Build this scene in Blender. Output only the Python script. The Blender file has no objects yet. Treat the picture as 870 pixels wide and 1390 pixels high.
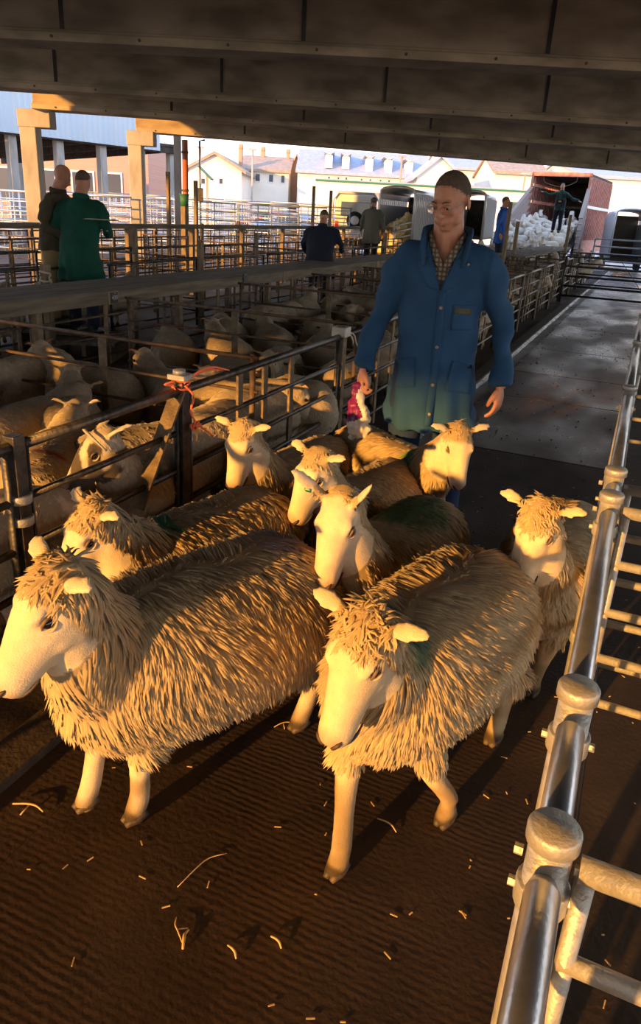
import bpy, bmesh, math, random
import numpy as np
from mathutils import Vector, Matrix
from mathutils.bvhtree import BVHTree
C = bpy.context.scene.collection
R = math.radians
random.seed(7); rng = np.random.default_rng(7)

# ------------------------------------------------------------------ camera
F = 960.0; EYE = 1.68; IW, IH = 870, 1390; CX, CY = 435.0, 650.0
_v1 = np.array([457., -338., F]); _s = .056
_X = (F*F + 338*(338 + _s*457))/(457 - 338*_s); _Y = 338 + _s*(_X + 457)
_v2 = np.array([-_X, -_Y, F])
_ey = _v1/np.linalg.norm(_v1); _ex = -_v2/np.linalg.norm(_v2); _ez = np.cross(_ex, _ey)
if _ez[1] > 0: _ez = -_ez
CM = np.array([_ex, _ey, _ez])            # rows: world axes in camera coordinates (x right, y down, z forward)
cam_d = bpy.data.cameras.new('camera'); cam = bpy.data.objects.new('camera', cam_d); C.objects.link(cam)
right = CM @ np.array([1., 0, 0]); up = CM @ np.array([0, -1., 0]); back = CM @ np.array([0, 0, -1.])
cam.matrix_world = Matrix(((right[0], up[0], back[0], 0), (right[1], up[1], back[1], 0), (right[2], up[2], back[2], EYE), (0, 0, 0, 1)))
cam_d.sensor_fit = 'VERTICAL'; cam_d.sensor_height = 36; cam_d.lens = F/IH*36
cam_d.shift_x = 0; cam_d.shift_y = -45.0/IH
cam_d.clip_start = .05; cam_d.clip_end = 500
cam_d.dof.use_dof = False
bpy.context.scene.camera = cam
vs = bpy.context.scene.view_settings
vs.view_transform = 'Standard'; vs.look = 'None'; vs.gamma = 1; vs.use_curve_mapping = False
vs.exposure = 0.0

# ------------------------------------------------------------------ sky and sun
w = bpy.data.worlds.new('sky'); bpy.context.scene.world = w; w.use_nodes = True
nt = w.node_tree; nt.nodes.clear()
tc = nt.nodes.new('ShaderNodeTexCoord'); sx = nt.nodes.new('ShaderNodeSeparateXYZ'); cr = nt.nodes.new('ShaderNodeValToRGB')
bg = nt.nodes.new('ShaderNodeBackground'); wo = nt.nodes.new('ShaderNodeOutputWorld')
nt.links.new(tc.outputs['Generated'], sx.inputs[0]); nt.links.new(sx.outputs['Z'], cr.inputs[0])
cr.color_ramp.elements[0].position = 0.0; cr.color_ramp.elements[0].color = (1, .90, .76, 1)
cr.color_ramp.elements[1].position = .6; cr.color_ramp.elements[1].color = (.42, .60, 1, 1)
e = cr.color_ramp.elements.new(.14); e.color = (.93, .95, 1, 1)
nt.links.new(cr.outputs[0], bg.inputs[0]); nt.links.new(bg.outputs[0], wo.inputs[0])
SKY = 2.5; bg.inputs[1].default_value = SKY
SUN_EL = 9.0; SUN_AZ = 15.0      # the light travels along +Y, a touch towards +X
sun_d = bpy.data.lights.new('sun', 'SUN'); sun = bpy.data.objects.new('sun', sun_d); C.objects.link(sun)
sun_d.energy = 9.5; sun_d.color = (1, .47, .10); sun_d.angle = R(1.1)
_d = Vector((math.sin(R(SUN_AZ)), math.cos(R(SUN_AZ)), -math.tan(R(SUN_EL)))).normalized()
sun.rotation_euler = (-_d).to_track_quat('Z', 'Y').to_euler()
sun.location = (0, -20, 12)

# ------------------------------------------------------------------ placing helpers
def ray(px, py): return CM @ np.array([px-CX, py-CY, F])
def gz(px, py, z=0.):
    r = ray(px, py); t = (z-EYE)/r[2]; return Vector((t*r[0], t*r[1], z))
def hd(px, py, d):                       # point seen at a pixel, at horizontal distance d
    r = ray(px, py); t = d/math.hypot(r[0], r[1]); return Vector((t*r[0], t*r[1], EYE+t*r[2]))
HEAD = math.atan2(.86, -.37) - math.pi/2  # camera heading about z
HU = Vector((math.cos(HEAD), math.sin(HEAD), 0)); HV = Vector((-math.sin(HEAD), math.cos(HEAD), 0))
def bv(px, py, v):                       # point seen at a pixel, at depth v along the camera's horizontal heading
    r = Vector(ray(px, py)); t = v/r.dot(HV); return Vector((0, 0, EYE))+t*r

# ------------------------------------------------------------------ materials
def mat(name, col, rough=.7, metal=0, col2=None, scale=8, bump=0, bscale=None, spec=.5, attr=False, detail=6, stretch=(1, 1, 1), coords='Object', sheen=0, rough2=None, lo=.35, hi=.65, sss=0, voronoi=False):
    m = bpy.data.materials.new(name); m.use_nodes = True; n = m.node_tree; b = n.nodes['Principled BSDF']
    b.inputs['Roughness'].default_value = rough; b.inputs['Metallic'].default_value = metal
    b.inputs['Base Color'].default_value = (*col, 1); b.inputs['Specular IOR Level'].default_value = spec
    if sheen: b.inputs['Sheen Weight'].default_value = sheen
    if sss: b.inputs['Subsurface Weight'].default_value = sss; b.inputs['Subsurface Radius'].default_value = (.02, .008, .004); b.inputs['Subsurface Scale'].default_value = .5
    src = None
    if col2 or bump or rough2 is not None:
        t = n.nodes.new('ShaderNodeTexCoord'); mp = n.nodes.new('ShaderNodeMapping'); mp.inputs['Scale'].default_value = stretch
        n.links.new(t.outputs[coords], mp.inputs[0])
        nz = n.nodes.new('ShaderNodeTexNoise'); nz.inputs['Scale'].default_value = scale; nz.inputs['Detail'].default_value = detail
        n.links.new(mp.outputs[0], nz.inputs[0])
        rp = n.nodes.new('ShaderNodeValToRGB'); rp.color_ramp.elements[0].position = lo; rp.color_ramp.elements[1].position = hi
        rp.color_ramp.elements[0].color = (*col, 1); rp.color_ramp.elements[1].color = (*(col2 or col), 1)
        n.links.new(nz.outputs[0], rp.inputs[0]); n.links.new(rp.outputs[0], b.inputs['Base Color']); src = rp.outputs[0]
        if rough2 is not None:
            mr = n.nodes.new('ShaderNodeMapRange'); mr.inputs['From Min'].default_value = lo; mr.inputs['From Max'].default_value = hi
            mr.inputs['To Min'].default_value = rough; mr.inputs['To Max'].default_value = rough2
            n.links.new(nz.outputs[0], mr.inputs[0]); n.links.new(mr.outputs[0], b.inputs['Roughness'])
        if bump:
            bn = n.nodes.new('ShaderNodeTexNoise'); bn.inputs['Scale'].default_value = bscale or scale*4; bn.inputs['Detail'].default_value = 4
            n.links.new(mp.outputs[0], bn.inputs[0])
            bp = n.nodes.new('ShaderNodeBump'); bp.inputs['Strength'].default_value = bump; bp.inputs['Distance'].default_value = .01
            n.links.new(bn.outputs[0], bp.inputs['Height']); n.links.new(bp.outputs[0], b.inputs['Normal'])
    if attr:
        a = n.nodes.new('ShaderNodeVertexColor'); a.layer_name = 'Col'
        if src is None: n.links.new(a.outputs[0], b.inputs['Base Color'])
        else:
            mx = n.nodes.new('ShaderNodeMixRGB'); mx.blend_type = 'MULTIPLY'; mx.inputs[0].default_value = 1
            n.links.new(src, mx.inputs[1]); n.links.new(a.outputs[0], mx.inputs[2]); n.links.new(mx.outputs[0], b.inputs['Base Color'])
    return m
M = {}
M['concrete'] = mat('beam_concrete', (.27, .21, .13), .85, col2=(.55, .43, .29), scale=1.2, bump=.3, bscale=25, stretch=(1, 1, 2.5))
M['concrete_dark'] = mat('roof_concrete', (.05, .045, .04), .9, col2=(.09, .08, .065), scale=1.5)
M['column'] = mat('column_concrete', (.30, .28, .25), .85, col2=(.46, .43, .38), scale=3, bump=.3, stretch=(1, 1, .4))
M['galv'] = mat('galvanised_steel', (.42, .45, .48), .32, .85, col2=(.60, .62, .64), scale=14, bump=.08, bscale=120)
M['galv_far'] = mat('galvanised_hurdle_steel', (.50, .54, .58), .45, .6)
M['clamp'] = mat('dull_galvanised_steel', (.42, .40, .35), .5, .5, col2=(.56, .53, .46), scale=30, bump=.25)
M['steel'] = mat('dark_worn_steel', (.035, .033, .032), .42, .6, col2=(.10, .085, .07), scale=22, bump=.2)
M['rust'] = mat('rusty_steel', (.085, .05, .032), .7, .3, col2=(.17, .12, .08), scale=18, bump=.3)
M['strap'] = mat('mud_stained_steel', (.12, .085, .05), .6, .35, col2=(.22, .16, .09), scale=20, bump=.3)
M['plank'] = mat('weathered_timber', (.10, .08, .055), .85, col2=(.20, .165, .115), scale=4, bump=.5, bscale=18, stretch=(6, .5, 6))
M['timber'] = mat('stained_timber_post', (.16, .12, .075), .85, col2=(.27, .2, .12), scale=9, bump=.4, stretch=(4, 4, .6))
M['wool'] = mat('long_fleece', (1, 1, 1), .95, attr=True, spec=.1, sheen=.15)
M['woolbody'] = mat('sheep_hair', (.9, .9, .9), .9, attr=True, col2=(1, 1, 1), scale=40, bump=.25, bscale=260, spec=.15, sss=0)
M['shortwool'] = mat('short_fleece', (.82, .82, .82), .95, attr=True, col2=(1, 1, 1), scale=30, bump=.9, bscale=130, spec=.1)
M['eye'] = mat('dark_eye', (.012, .009, .006), .08, spec=.8)
M['lid'] = mat('eyelid', (.16, .10, .06), .6)
M['mouth'] = mat('muzzle_skin', (.06, .035, .028), .6)
M['horn'] = mat('horn_band', (.38, .34, .26), .5, col2=(.5, .45, .35), scale=30, bump=.2)
M['twine_orange'] = mat('orange_twine', (.95, .20, .08), .7)
M['twine_white'] = mat('pale_twine', (.62, .52, .38), .8)
M['straw'] = mat('straw', (.55, .36, .14), .7, col2=(.7, .5, .22), scale=30)
M['hay'] = mat('hay', (.52, .38, .17), .9, col2=(.78, .62, .32), scale=9, bump=1, bscale=40)
def floor_mat(name, c1, c2, r1, r2, groove, scale=3.0):
    m = bpy.data.materials.new(name); m.use_nodes = True; n = m.node_tree; b = n.nodes['Principled BSDF']
    t = n.nodes.new('ShaderNodeTexCoord')
    nz = n.nodes.new('ShaderNodeTexNoise'); nz.inputs['Scale'].default_value = scale; nz.inputs['Detail'].default_value = 9; nz.inputs['Roughness'].default_value = .65
    n.links.new(t.outputs['Object'], nz.inputs[0])
    rp = n.nodes.new('ShaderNodeValToRGB'); rp.color_ramp.elements[0].position = .38; rp.color_ramp.elements[1].position = .66
    rp.color_ramp.elements[0].color = (*c1, 1); rp.color_ramp.elements[1].color = (*c2, 1)
    n.links.new(nz.outputs[0], rp.inputs[0])
    # gravelly specks of grit
    vo = n.nodes.new('ShaderNodeTexVoronoi'); vo.inputs['Scale'].default_value = 38
    n.links.new(t.outputs['Object'], vo.inputs['Vector'])
    sp = n.nodes.new('ShaderNodeValToRGB'); sp.color_ramp.elements[0].position = .0; sp.color_ramp.elements[0].color = (1, 1, 1, 1)
    sp.color_ramp.elements[1].position = .10; sp.color_ramp.elements[1].color = (0, 0, 0, 1)
    n.links.new(vo.outputs['Distance'], sp.inputs[0])
    mx = n.nodes.new('ShaderNodeMixRGB'); mx.inputs[2].default_value = (.20, .13, .07, 1)
    ml = n.nodes.new('ShaderNodeMath'); ml.operation = 'MULTIPLY'; ml.inputs[1].default_value = .35
    n.links.new(sp.outputs[0], ml.inputs[0]); n.links.new(ml.outputs[0], mx.inputs[0]); n.links.new(rp.outputs[0], mx.inputs[1])
    n.links.new(mx.outputs[0], b.inputs['Base Color'])
    n2 = n.nodes.new('ShaderNodeTexNoise'); n2.inputs['Scale'].default_value = .9; n2.inputs['Detail'].default_value = 8
    mp = n.nodes.new('ShaderNodeMapping'); mp.inputs['Scale'].default_value = (1.6, .7, 1)
    n.links.new(t.outputs['Object'], mp.inputs[0]); n.links.new(mp.outputs[0], n2.inputs[0])
    mr = n.nodes.new('ShaderNodeMapRange'); mr.inputs['From Min'].default_value = .42; mr.inputs['From Max'].default_value = .62
    mr.inputs['To Min'].default_value = r1; mr.inputs['To Max'].default_value = r2
    n.links.new(n2.outputs[0], mr.inputs[0]); n.links.new(mr.outputs[0], b.inputs['Roughness'])
    h = n.nodes.new('ShaderNodeTexNoise'); h.inputs['Scale'].default_value = 55; h.inputs['Detail'].default_value = 5
    n.links.new(t.outputs['Object'], h.inputs[0])
    bp = n.nodes.new('ShaderNodeBump'); bp.inputs['Strength'].default_value = .55; bp.inputs['Distance'].default_value = .006
    n.links.new(h.outputs[0], bp.inputs['Height'])
    if groove:
        wv = n.nodes.new('ShaderNodeTexWave'); wv.bands_direction = 'Y'; wv.inputs['Scale'].default_value = 15; wv.inputs['Distortion'].default_value = 3.6
        wv.inputs['Detail'].default_value = 3; wv.inputs['Detail Scale'].default_value = .8
        n.links.new(t.outputs['Object'], wv.inputs[0])
        b2 = n.nodes.new('ShaderNodeBump'); b2.inputs['Strength'].default_value = .26; b2.inputs['Distance'].default_value = .004
        pn = n.nodes.new('ShaderNodeTexNoise'); pn.inputs['Scale'].default_value = 2.2; pn.inputs['Detail'].default_value = 5; n.links.new(t.outputs['Object'], pn.inputs[0])
        pr_ = n.nodes.new('ShaderNodeMapRange'); pr_.inputs['From Min'].default_value = .38; pr_.inputs['From Max'].default_value = .62; n.links.new(pn.outputs[0], pr_.inputs[0])
        pm_ = n.nodes.new('ShaderNodeMath'); pm_.operation = 'MULTIPLY'; n.links.new(wv.outputs[0], pm_.inputs[0]); n.links.new(pr_.outputs[0], pm_.inputs[1]); n.links.new(pm_.outputs[0], b2.inputs['Height']); n.links.new(bp.outputs[0], b2.inputs['Normal']); n.links.new(b2.outputs[0], b.inputs['Normal'])
    else: n.links.new(bp.outputs[0], b.inputs['Normal'])
    return m
M['floor'] = floor_mat('lane_concrete', (.022, .012, .008), (.046, .026, .016), .75, .5, True)
M['floor_wet'] = floor_mat('wet_lane_concrete', (.055, .035, .024), (.10, .065, .045), .5, .24, False)
M['pen_floor'] = floor_mat('pen_floor', (.03, .02, .013), (.06, .04, .025), .8, .6, False)
M['yard'] = floor_mat('yard_concrete', (.25, .24, .23), (.38, .36, .34), .8, .4, False)
M['gutter'] = mat('wet_gutter_sheen', (.10, .09, .08), .10, col2=(.42, .41, .40), scale=6, bump=.8, bscale=22, rough2=.5)  # wet concrete, sky reflections put into the colour as pale patches

# ------------------------------------------------------------------ objects, tags
def tag(o, label=None, cat=None, group=None, kind=None):
    if label: o['label'] = label
    if cat: o['category'] = cat
    if group: o['group'] = group
    if kind: o['kind'] = kind
    return o
def empty(name, loc=(0, 0, 0), rz=0, label=None, cat=None, group=None):
    o = bpy.data.objects.new(name, None); C.objects.link(o); o.empty_display_size = .1
    o.location = loc; o.rotation_euler = (0, 0, rz); return tag(o, label, cat, group)
def link(name, me, m=None, parent=None, loc=None):
    o = bpy.data.objects.new(name, me); C.objects.link(o)
    if m is not None:
        me.materials.clear()
        for q in (m if isinstance(m, (list, tuple)) else [m]): me.materials.append(q)
    if parent is not None: o.parent = parent
    if loc is not None: o.location = loc
    return o
def copy_tree(o, parent=None):
    c = o.copy(); C.objects.link(c); c.parent = parent
    for ch in KIDS.get(o.name) or list(o.children): copy_tree(ch, c)
    return c
KIDS = {}

def frame(t, upv):
    t = t.normalized(); s = Vector(upv).cross(t)
    if s.length < 1e-4: s = Vector((1, 0, 0)).cross(t)
    if s.length < 1e-4: s = Vector((0, 1, 0)).cross(t)
    s.normalize(); return s, t.cross(s)
def catmull(P, k):
    if k <= 1 or len(P) < 3: return [np.array(p, float) for p in P]
    P = [np.array(p, float) for p in P]; out = []
    for i in range(len(P)-1):
        a = P[i-1] if i else 2*P[0]-P[1]; b = P[i]; c = P[i+1]; d = P[i+2] if i+2 < len(P) else 2*P[-1]-P[-2]
        for j in range(k):
            t = j/k; out.append(.5*((2*b)+(-a+c)*t+(2*a-5*b+4*c-d)*t*t+(-a+3*b-3*c+d)*t**3))
    out.append(P[-1]); return out
class MB:
    def __init__(s): s.v = []; s.f = []; s.sm = []
    def add(s, vs_, fs, smooth=False):
        o = len(s.v); s.v += [tuple(p) for p in vs_]; s.f += [tuple(i+o for i in f) for f in fs]; s.sm += [smooth]*len(fs); return s
    def box(s, x0, y0, z0, x1, y1, z1):
        v = [(x, y, z) for z in (z0, z1) for y in (y0, y1) for x in (x0, x1)]
        return s.add(v, [(0, 2, 3, 1), (4, 5, 7, 6), (0, 1, 5, 4), (2, 6, 7, 3), (0, 4, 6, 2), (1, 3, 7, 5)])
    def bar(s, p0, p1, w_, h_, upv=(0, 0, 1)):
        p0 = Vector(p0); p1 = Vector(p1); a, b = frame(p1-p0, upv); a = a*w_/2; b = b*h_/2
        v = [p+q for p in (p0, p1) for q in (-a-b, a-b, a+b, -a+b)]
        return s.add(v, [(3, 2, 1, 0), (4, 5, 6, 7), (0, 1, 5, 4), (1, 2, 6, 5), (2, 3, 7, 6), (3, 0, 4, 7)])
    def tube(s, pts, rad, upv=(0, 0, 1), n=8, k=1, smooth=True, caps=True):
        if not isinstance(rad, (list, tuple)): rad = [rad]*len(pts)
        rad = [(r if isinstance(r, (list, tuple)) else (r, r)) for r in rad]
        P = catmull(pts, k); Q = catmull(rad, k); P = [Vector(p) for p in P]; vs_ = []; fs = []
        for i, p in enumerate(P):
            t = (P[min(i+1, len(P)-1)]-P[max(i-1, 0)]); a, b = frame(t, upv); ra, rb = max(Q[i][0], 1e-4), max(Q[i][1], 1e-4)
            for j in range(n):
                th = 2*math.pi*j/n; vs_.append(p+a*ra*math.cos(th)+b*rb*math.sin(th))
        for i in range(len(P)-1):
            for j in range(n):
                j2 = (j+1) % n; fs.append((i*n+j, i*n+j2, (i+1)*n+j2, (i+1)*n+j))
        if caps: fs.append(tuple(reversed(range(n)))); fs.append(tuple(range((len(P)-1)*n, len(P)*n)))
        return s.add(vs_, fs, smooth)
    def ell(s, c, r, rot=None, nu=14, nv=9):
        c = Vector(c); r = r if isinstance(r, (list, tuple)) else (r, r, r); vs_ = []; fs = []
        for i in range(nv+1):
            ph = math.pi*i/nv
            for j in range(nu):
                th = 2*math.pi*j/nu; p = Vector((r[0]*math.sin(ph)*math.cos(th), r[1]*math.sin(ph)*math.sin(th), -r[2]*math.cos(ph)))
                if rot is not None: p = rot @ p
                vs_.append(c+p)
        for i in range(nv):
            for j in range(nu):
                j2 = (j+1) % nu
                if i == 0: fs.append((j, (i+1)*nu+j2, (i+1)*nu+j))
                elif i == nv-1: fs.append((i*nu+j, i*nu+j2, (i+1)*nu+j))
                else: fs.append((i*nu+j, i*nu+j2, (i+1)*nu+j2, (i+1)*nu+j))
        return s.add(vs_, fs, True)
    def mesh(s, name):
        me = bpy.data.meshes.new(name); me.from_pydata(s.v, [], s.f); me.polygons.foreach_set('use_smooth', s.sm); me.update(); return me
    def build(s, name, m, parent=None, bevel=0, seg=2):
        o = link(name, s.mesh(name), m, parent)
        if bevel:
            b = o.modifiers.new('bevel', 'BEVEL'); b.width = bevel; b.segments = seg; b.limit_method = 'ANGLE'
        return o
def baked(me, mods):
    o = bpy.data.objects.new('tmp', me); C.objects.link(o)
    for typ, kw in mods:
        m = o.modifiers.new(typ, typ)
        for k_, v_ in kw.items(): setattr(m, k_, v_)
    dg = bpy.context.evaluated_depsgraph_get(); dg.update()
    r = bpy.data.meshes.new_from_object(o.evaluated_get(dg)); bpy.data.objects.remove(o); return r
def blob(mb, voxel, smooth=6, fac=.5):
    me = baked(mb.mesh('blob'), [('REMESH', dict(mode='VOXEL', voxel_size=voxel, use_smooth_shade=True)), ('SMOOTH', dict(factor=fac, iterations=smooth))])
    me.polygons.foreach_set('use_smooth', [True]*len(me.polygons)); return me
def getv(me): a = np.empty(len(me.vertices)*3, np.float32); me.vertices.foreach_get('co', a); return a.reshape(-1, 3).astype(float)
def setv(me, a): me.vertices.foreach_set('co', np.asarray(a, np.float32).ravel()); me.update()
def getn(me): a = np.empty(len(me.vertices)*3, np.float32); me.vertex_normals.foreach_get('vector', a); return a.reshape(-1, 3).astype(float)
def setcol(me, c):
    at = me.color_attributes.new('Col', 'FLOAT_COLOR', 'POINT'); c = np.concatenate([np.asarray(c, np.float32), np.ones((len(c), 1), np.float32)], 1)
    at.data.foreach_set('color', c.ravel())
def push(a, c, rad, vec):
    d = np.linalg.norm(a-np.array(c), axis=1)/rad; a += np.exp(-d*d*2)[:, None]*np.array(vec); return a
def sm01(x, a, b): t = np.clip((x-a)/(b-a), 0, 1); return t*t*(3-2*t)
def mix(a, b, t): return np.asarray(a)*(1-t[:, None])+np.asarray(b)*t[:, None]
def vnoise(p, f, seed=0):
    r = np.random.default_rng(seed); o = np.zeros(len(p))
    for _ in range(6):
        k = r.normal(size=3)*f; o += np.sin(p @ k + r.uniform(0, 6.28))
    return o/2.4

ORD = ['first', 'second', 'third', 'fourth', 'fifth', 'sixth', 'seventh', 'eighth', 'ninth', 'tenth', 'eleventh', 'twelfth', 'thirteenth', 'fourteenth', 'fifteenth', 'sixteenth', 'seventeenth', 'eighteenth', 'nineteenth', 'twentieth']
# ------------------------------------------------------------------ sheep
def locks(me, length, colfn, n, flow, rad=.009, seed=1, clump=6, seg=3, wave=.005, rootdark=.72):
    """staples of wool: one small tapering curved prism per staple, rooted on the body surface"""
    r = np.random.default_rng(seed)
    me.calc_loop_triangles(); T = np.empty(len(me.loop_triangles)*3, np.int32); me.loop_triangles.foreach_get('vertices', T); T = T.reshape(-1, 3)
    V = getv(me); N = getn(me); Lv = length(V)
    A = np.linalg.norm(np.cross(V[T[:, 1]]-V[T[:, 0]], V[T[:, 2]]-V[T[:, 0]]), axis=1)*(Lv[T].mean(1) > .004)
    cum = np.cumsum(A); idx = np.searchsorted(cum, r.uniform(0, cum[-1], n)); idx = np.clip(idx, 0, len(T)-1)
    b = r.dirichlet((1, 1, 1), n); P = (V[T[idx]]*b[:, :, None]).sum(1); NN = (N[T[idx]]*b[:, :, None]).sum(1)
    NN /= np.linalg.norm(NN, axis=1)[:, None]+1e-9; L = (Lv[T[idx]]*b).sum(1)*r.uniform(.8, 1.2, n)
    g = flow(P, NN); g = g-(g*NN).sum(1)[:, None]*NN; g /= np.linalg.norm(g, axis=1)[:, None]+1e-6
    d0 = NN*.24+g*.95+r.normal(size=(n, 3))*.10; d0 /= np.linalg.norm(d0, axis=1)[:, None]
    tip = P+d0*L[:, None]*.8+g*L[:, None]*.35+np.array([0, 0, -.12])*L[:, None]
    if clump > 1:
        m = max(n//clump, 1); cs = r.choice(n, m, replace=False); near = np.empty(n, int)
        for i in range(0, n, 800): near[i:i+800] = ((P[i:i+800, None, :]-P[cs][None])**2).sum(2).argmin(1)
        tip = tip*.52+(tip[cs][near])*.48
    mid = P+(tip-P)*.5+NN*L[:, None]*.09
    ax = tip-P; side = np.cross(ax, NN); side /= np.linalg.norm(side, axis=1)[:, None]+1e-9; out = np.cross(side, ax); out /= np.linalg.norm(out, axis=1)[:, None]+1e-9
    ph = r.uniform(0, 6.28, n); rr = rad*r.uniform(.75, 1.25, n)
    rings = []; ts = [0, .36, .72][:seg] if seg == 3 else [0, .5]
    for t in ts:
        c = (1-t)**2*P+2*t*(1-t)*mid+t*t*tip + side*(np.sin(ph+t*7)*wave*t)[:, None] - NN*(.006*(1-t))
        w_ = rr*(1.0 if t < .5 else .72)
        for a in (0, 2.094, 4.189): rings.append(c+side*(w_*math.cos(a))[:, None]*1.0+out*(w_*math.sin(a))[:, None]*.8)
    k = len(ts)*3; X = np.stack(rings+[tip], 1)                     # n, k+1, 3
    base = (np.arange(n)*(k+1))[:, None]
    q = [];
    for s_ in range(len(ts)-1):
        for a in range(3): q.append([s_*3+3+a, s_*3+3+(a+1) % 3, s_*3+(a+1) % 3, s_*3+a])
    Q = (base[:, :, None]+np.array(q)[None]).reshape(-1, 4)
    tr = [[k, k-3+(a+1) % 3, k-3+a] for a in range(3)]; T3 = (base[:, :, None]+np.array(tr)[None]).reshape(-1, 3)
    me2 = bpy.data.meshes.new('locks'); me2.vertices.add(n*(k+1)); me2.vertices.foreach_set('co', X.astype(np.float32).ravel())
    nl = Q.size+T3.size; me2.loops.add(nl); me2.loops.foreach_set('vertex_index', np.concatenate([Q.ravel(), T3.ravel()]).astype(np.int32))
    me2.polygons.add(len(Q)+len(T3)); st = np.concatenate([np.arange(len(Q))*4, Q.size+np.arange(len(T3))*3]).astype(np.int32)
    me2.polygons.foreach_set('loop_start', st); me2.polygons.foreach_set('use_smooth', [True]*(len(Q)+len(T3))); me2.update(calc_edges=True)
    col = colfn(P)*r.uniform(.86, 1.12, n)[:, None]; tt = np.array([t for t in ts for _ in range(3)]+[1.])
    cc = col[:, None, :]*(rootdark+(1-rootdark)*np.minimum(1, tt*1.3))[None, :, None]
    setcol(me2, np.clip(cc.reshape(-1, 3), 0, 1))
    # strands shade softly with the pelt they belong to
    vn = getn(me2).reshape(n, k+1, 3)*.42+NN[:, None, :]*.58; vn /= np.linalg.norm(vn, axis=2)[:, :, None]+1e-9
    me2.normals_split_custom_set_from_vertices(vn.reshape(-1, 3).tolist()); return me2

def leg_chain(hip, foot, front, rad=1.0, hoofdir=(1, 0)):
    h = Vector(hip); f = Vector(foot); ax = Vector((hoofdir[0], hoofdir[1], 0))
    if front:
        kn = h.lerp(f, .52)+ax*.010; fl = f+Vector((0, 0, .075))-ax*.004
        return [h, h.lerp(kn, .5), kn, kn.lerp(fl, .5), fl, f+Vector((0, 0, .03))+ax*.012, f+ax*.022+Vector((0, 0, .002))], [.075, .052, .036, .029, .030, .030, .030]
    st = h.lerp(f, .30)+ax*.07; hk = f+Vector((0, 0, .23))-ax*.075; fl = f+Vector((0, 0, .075))-ax*.012
    return [h, st, hk, hk.lerp(fl, .55), fl, f+Vector((0, 0, .03))+ax*.012, f+ax*.022+Vector((0, 0, .002))], [.10, .075, .038, .029, .030, .030, .030]

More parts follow.
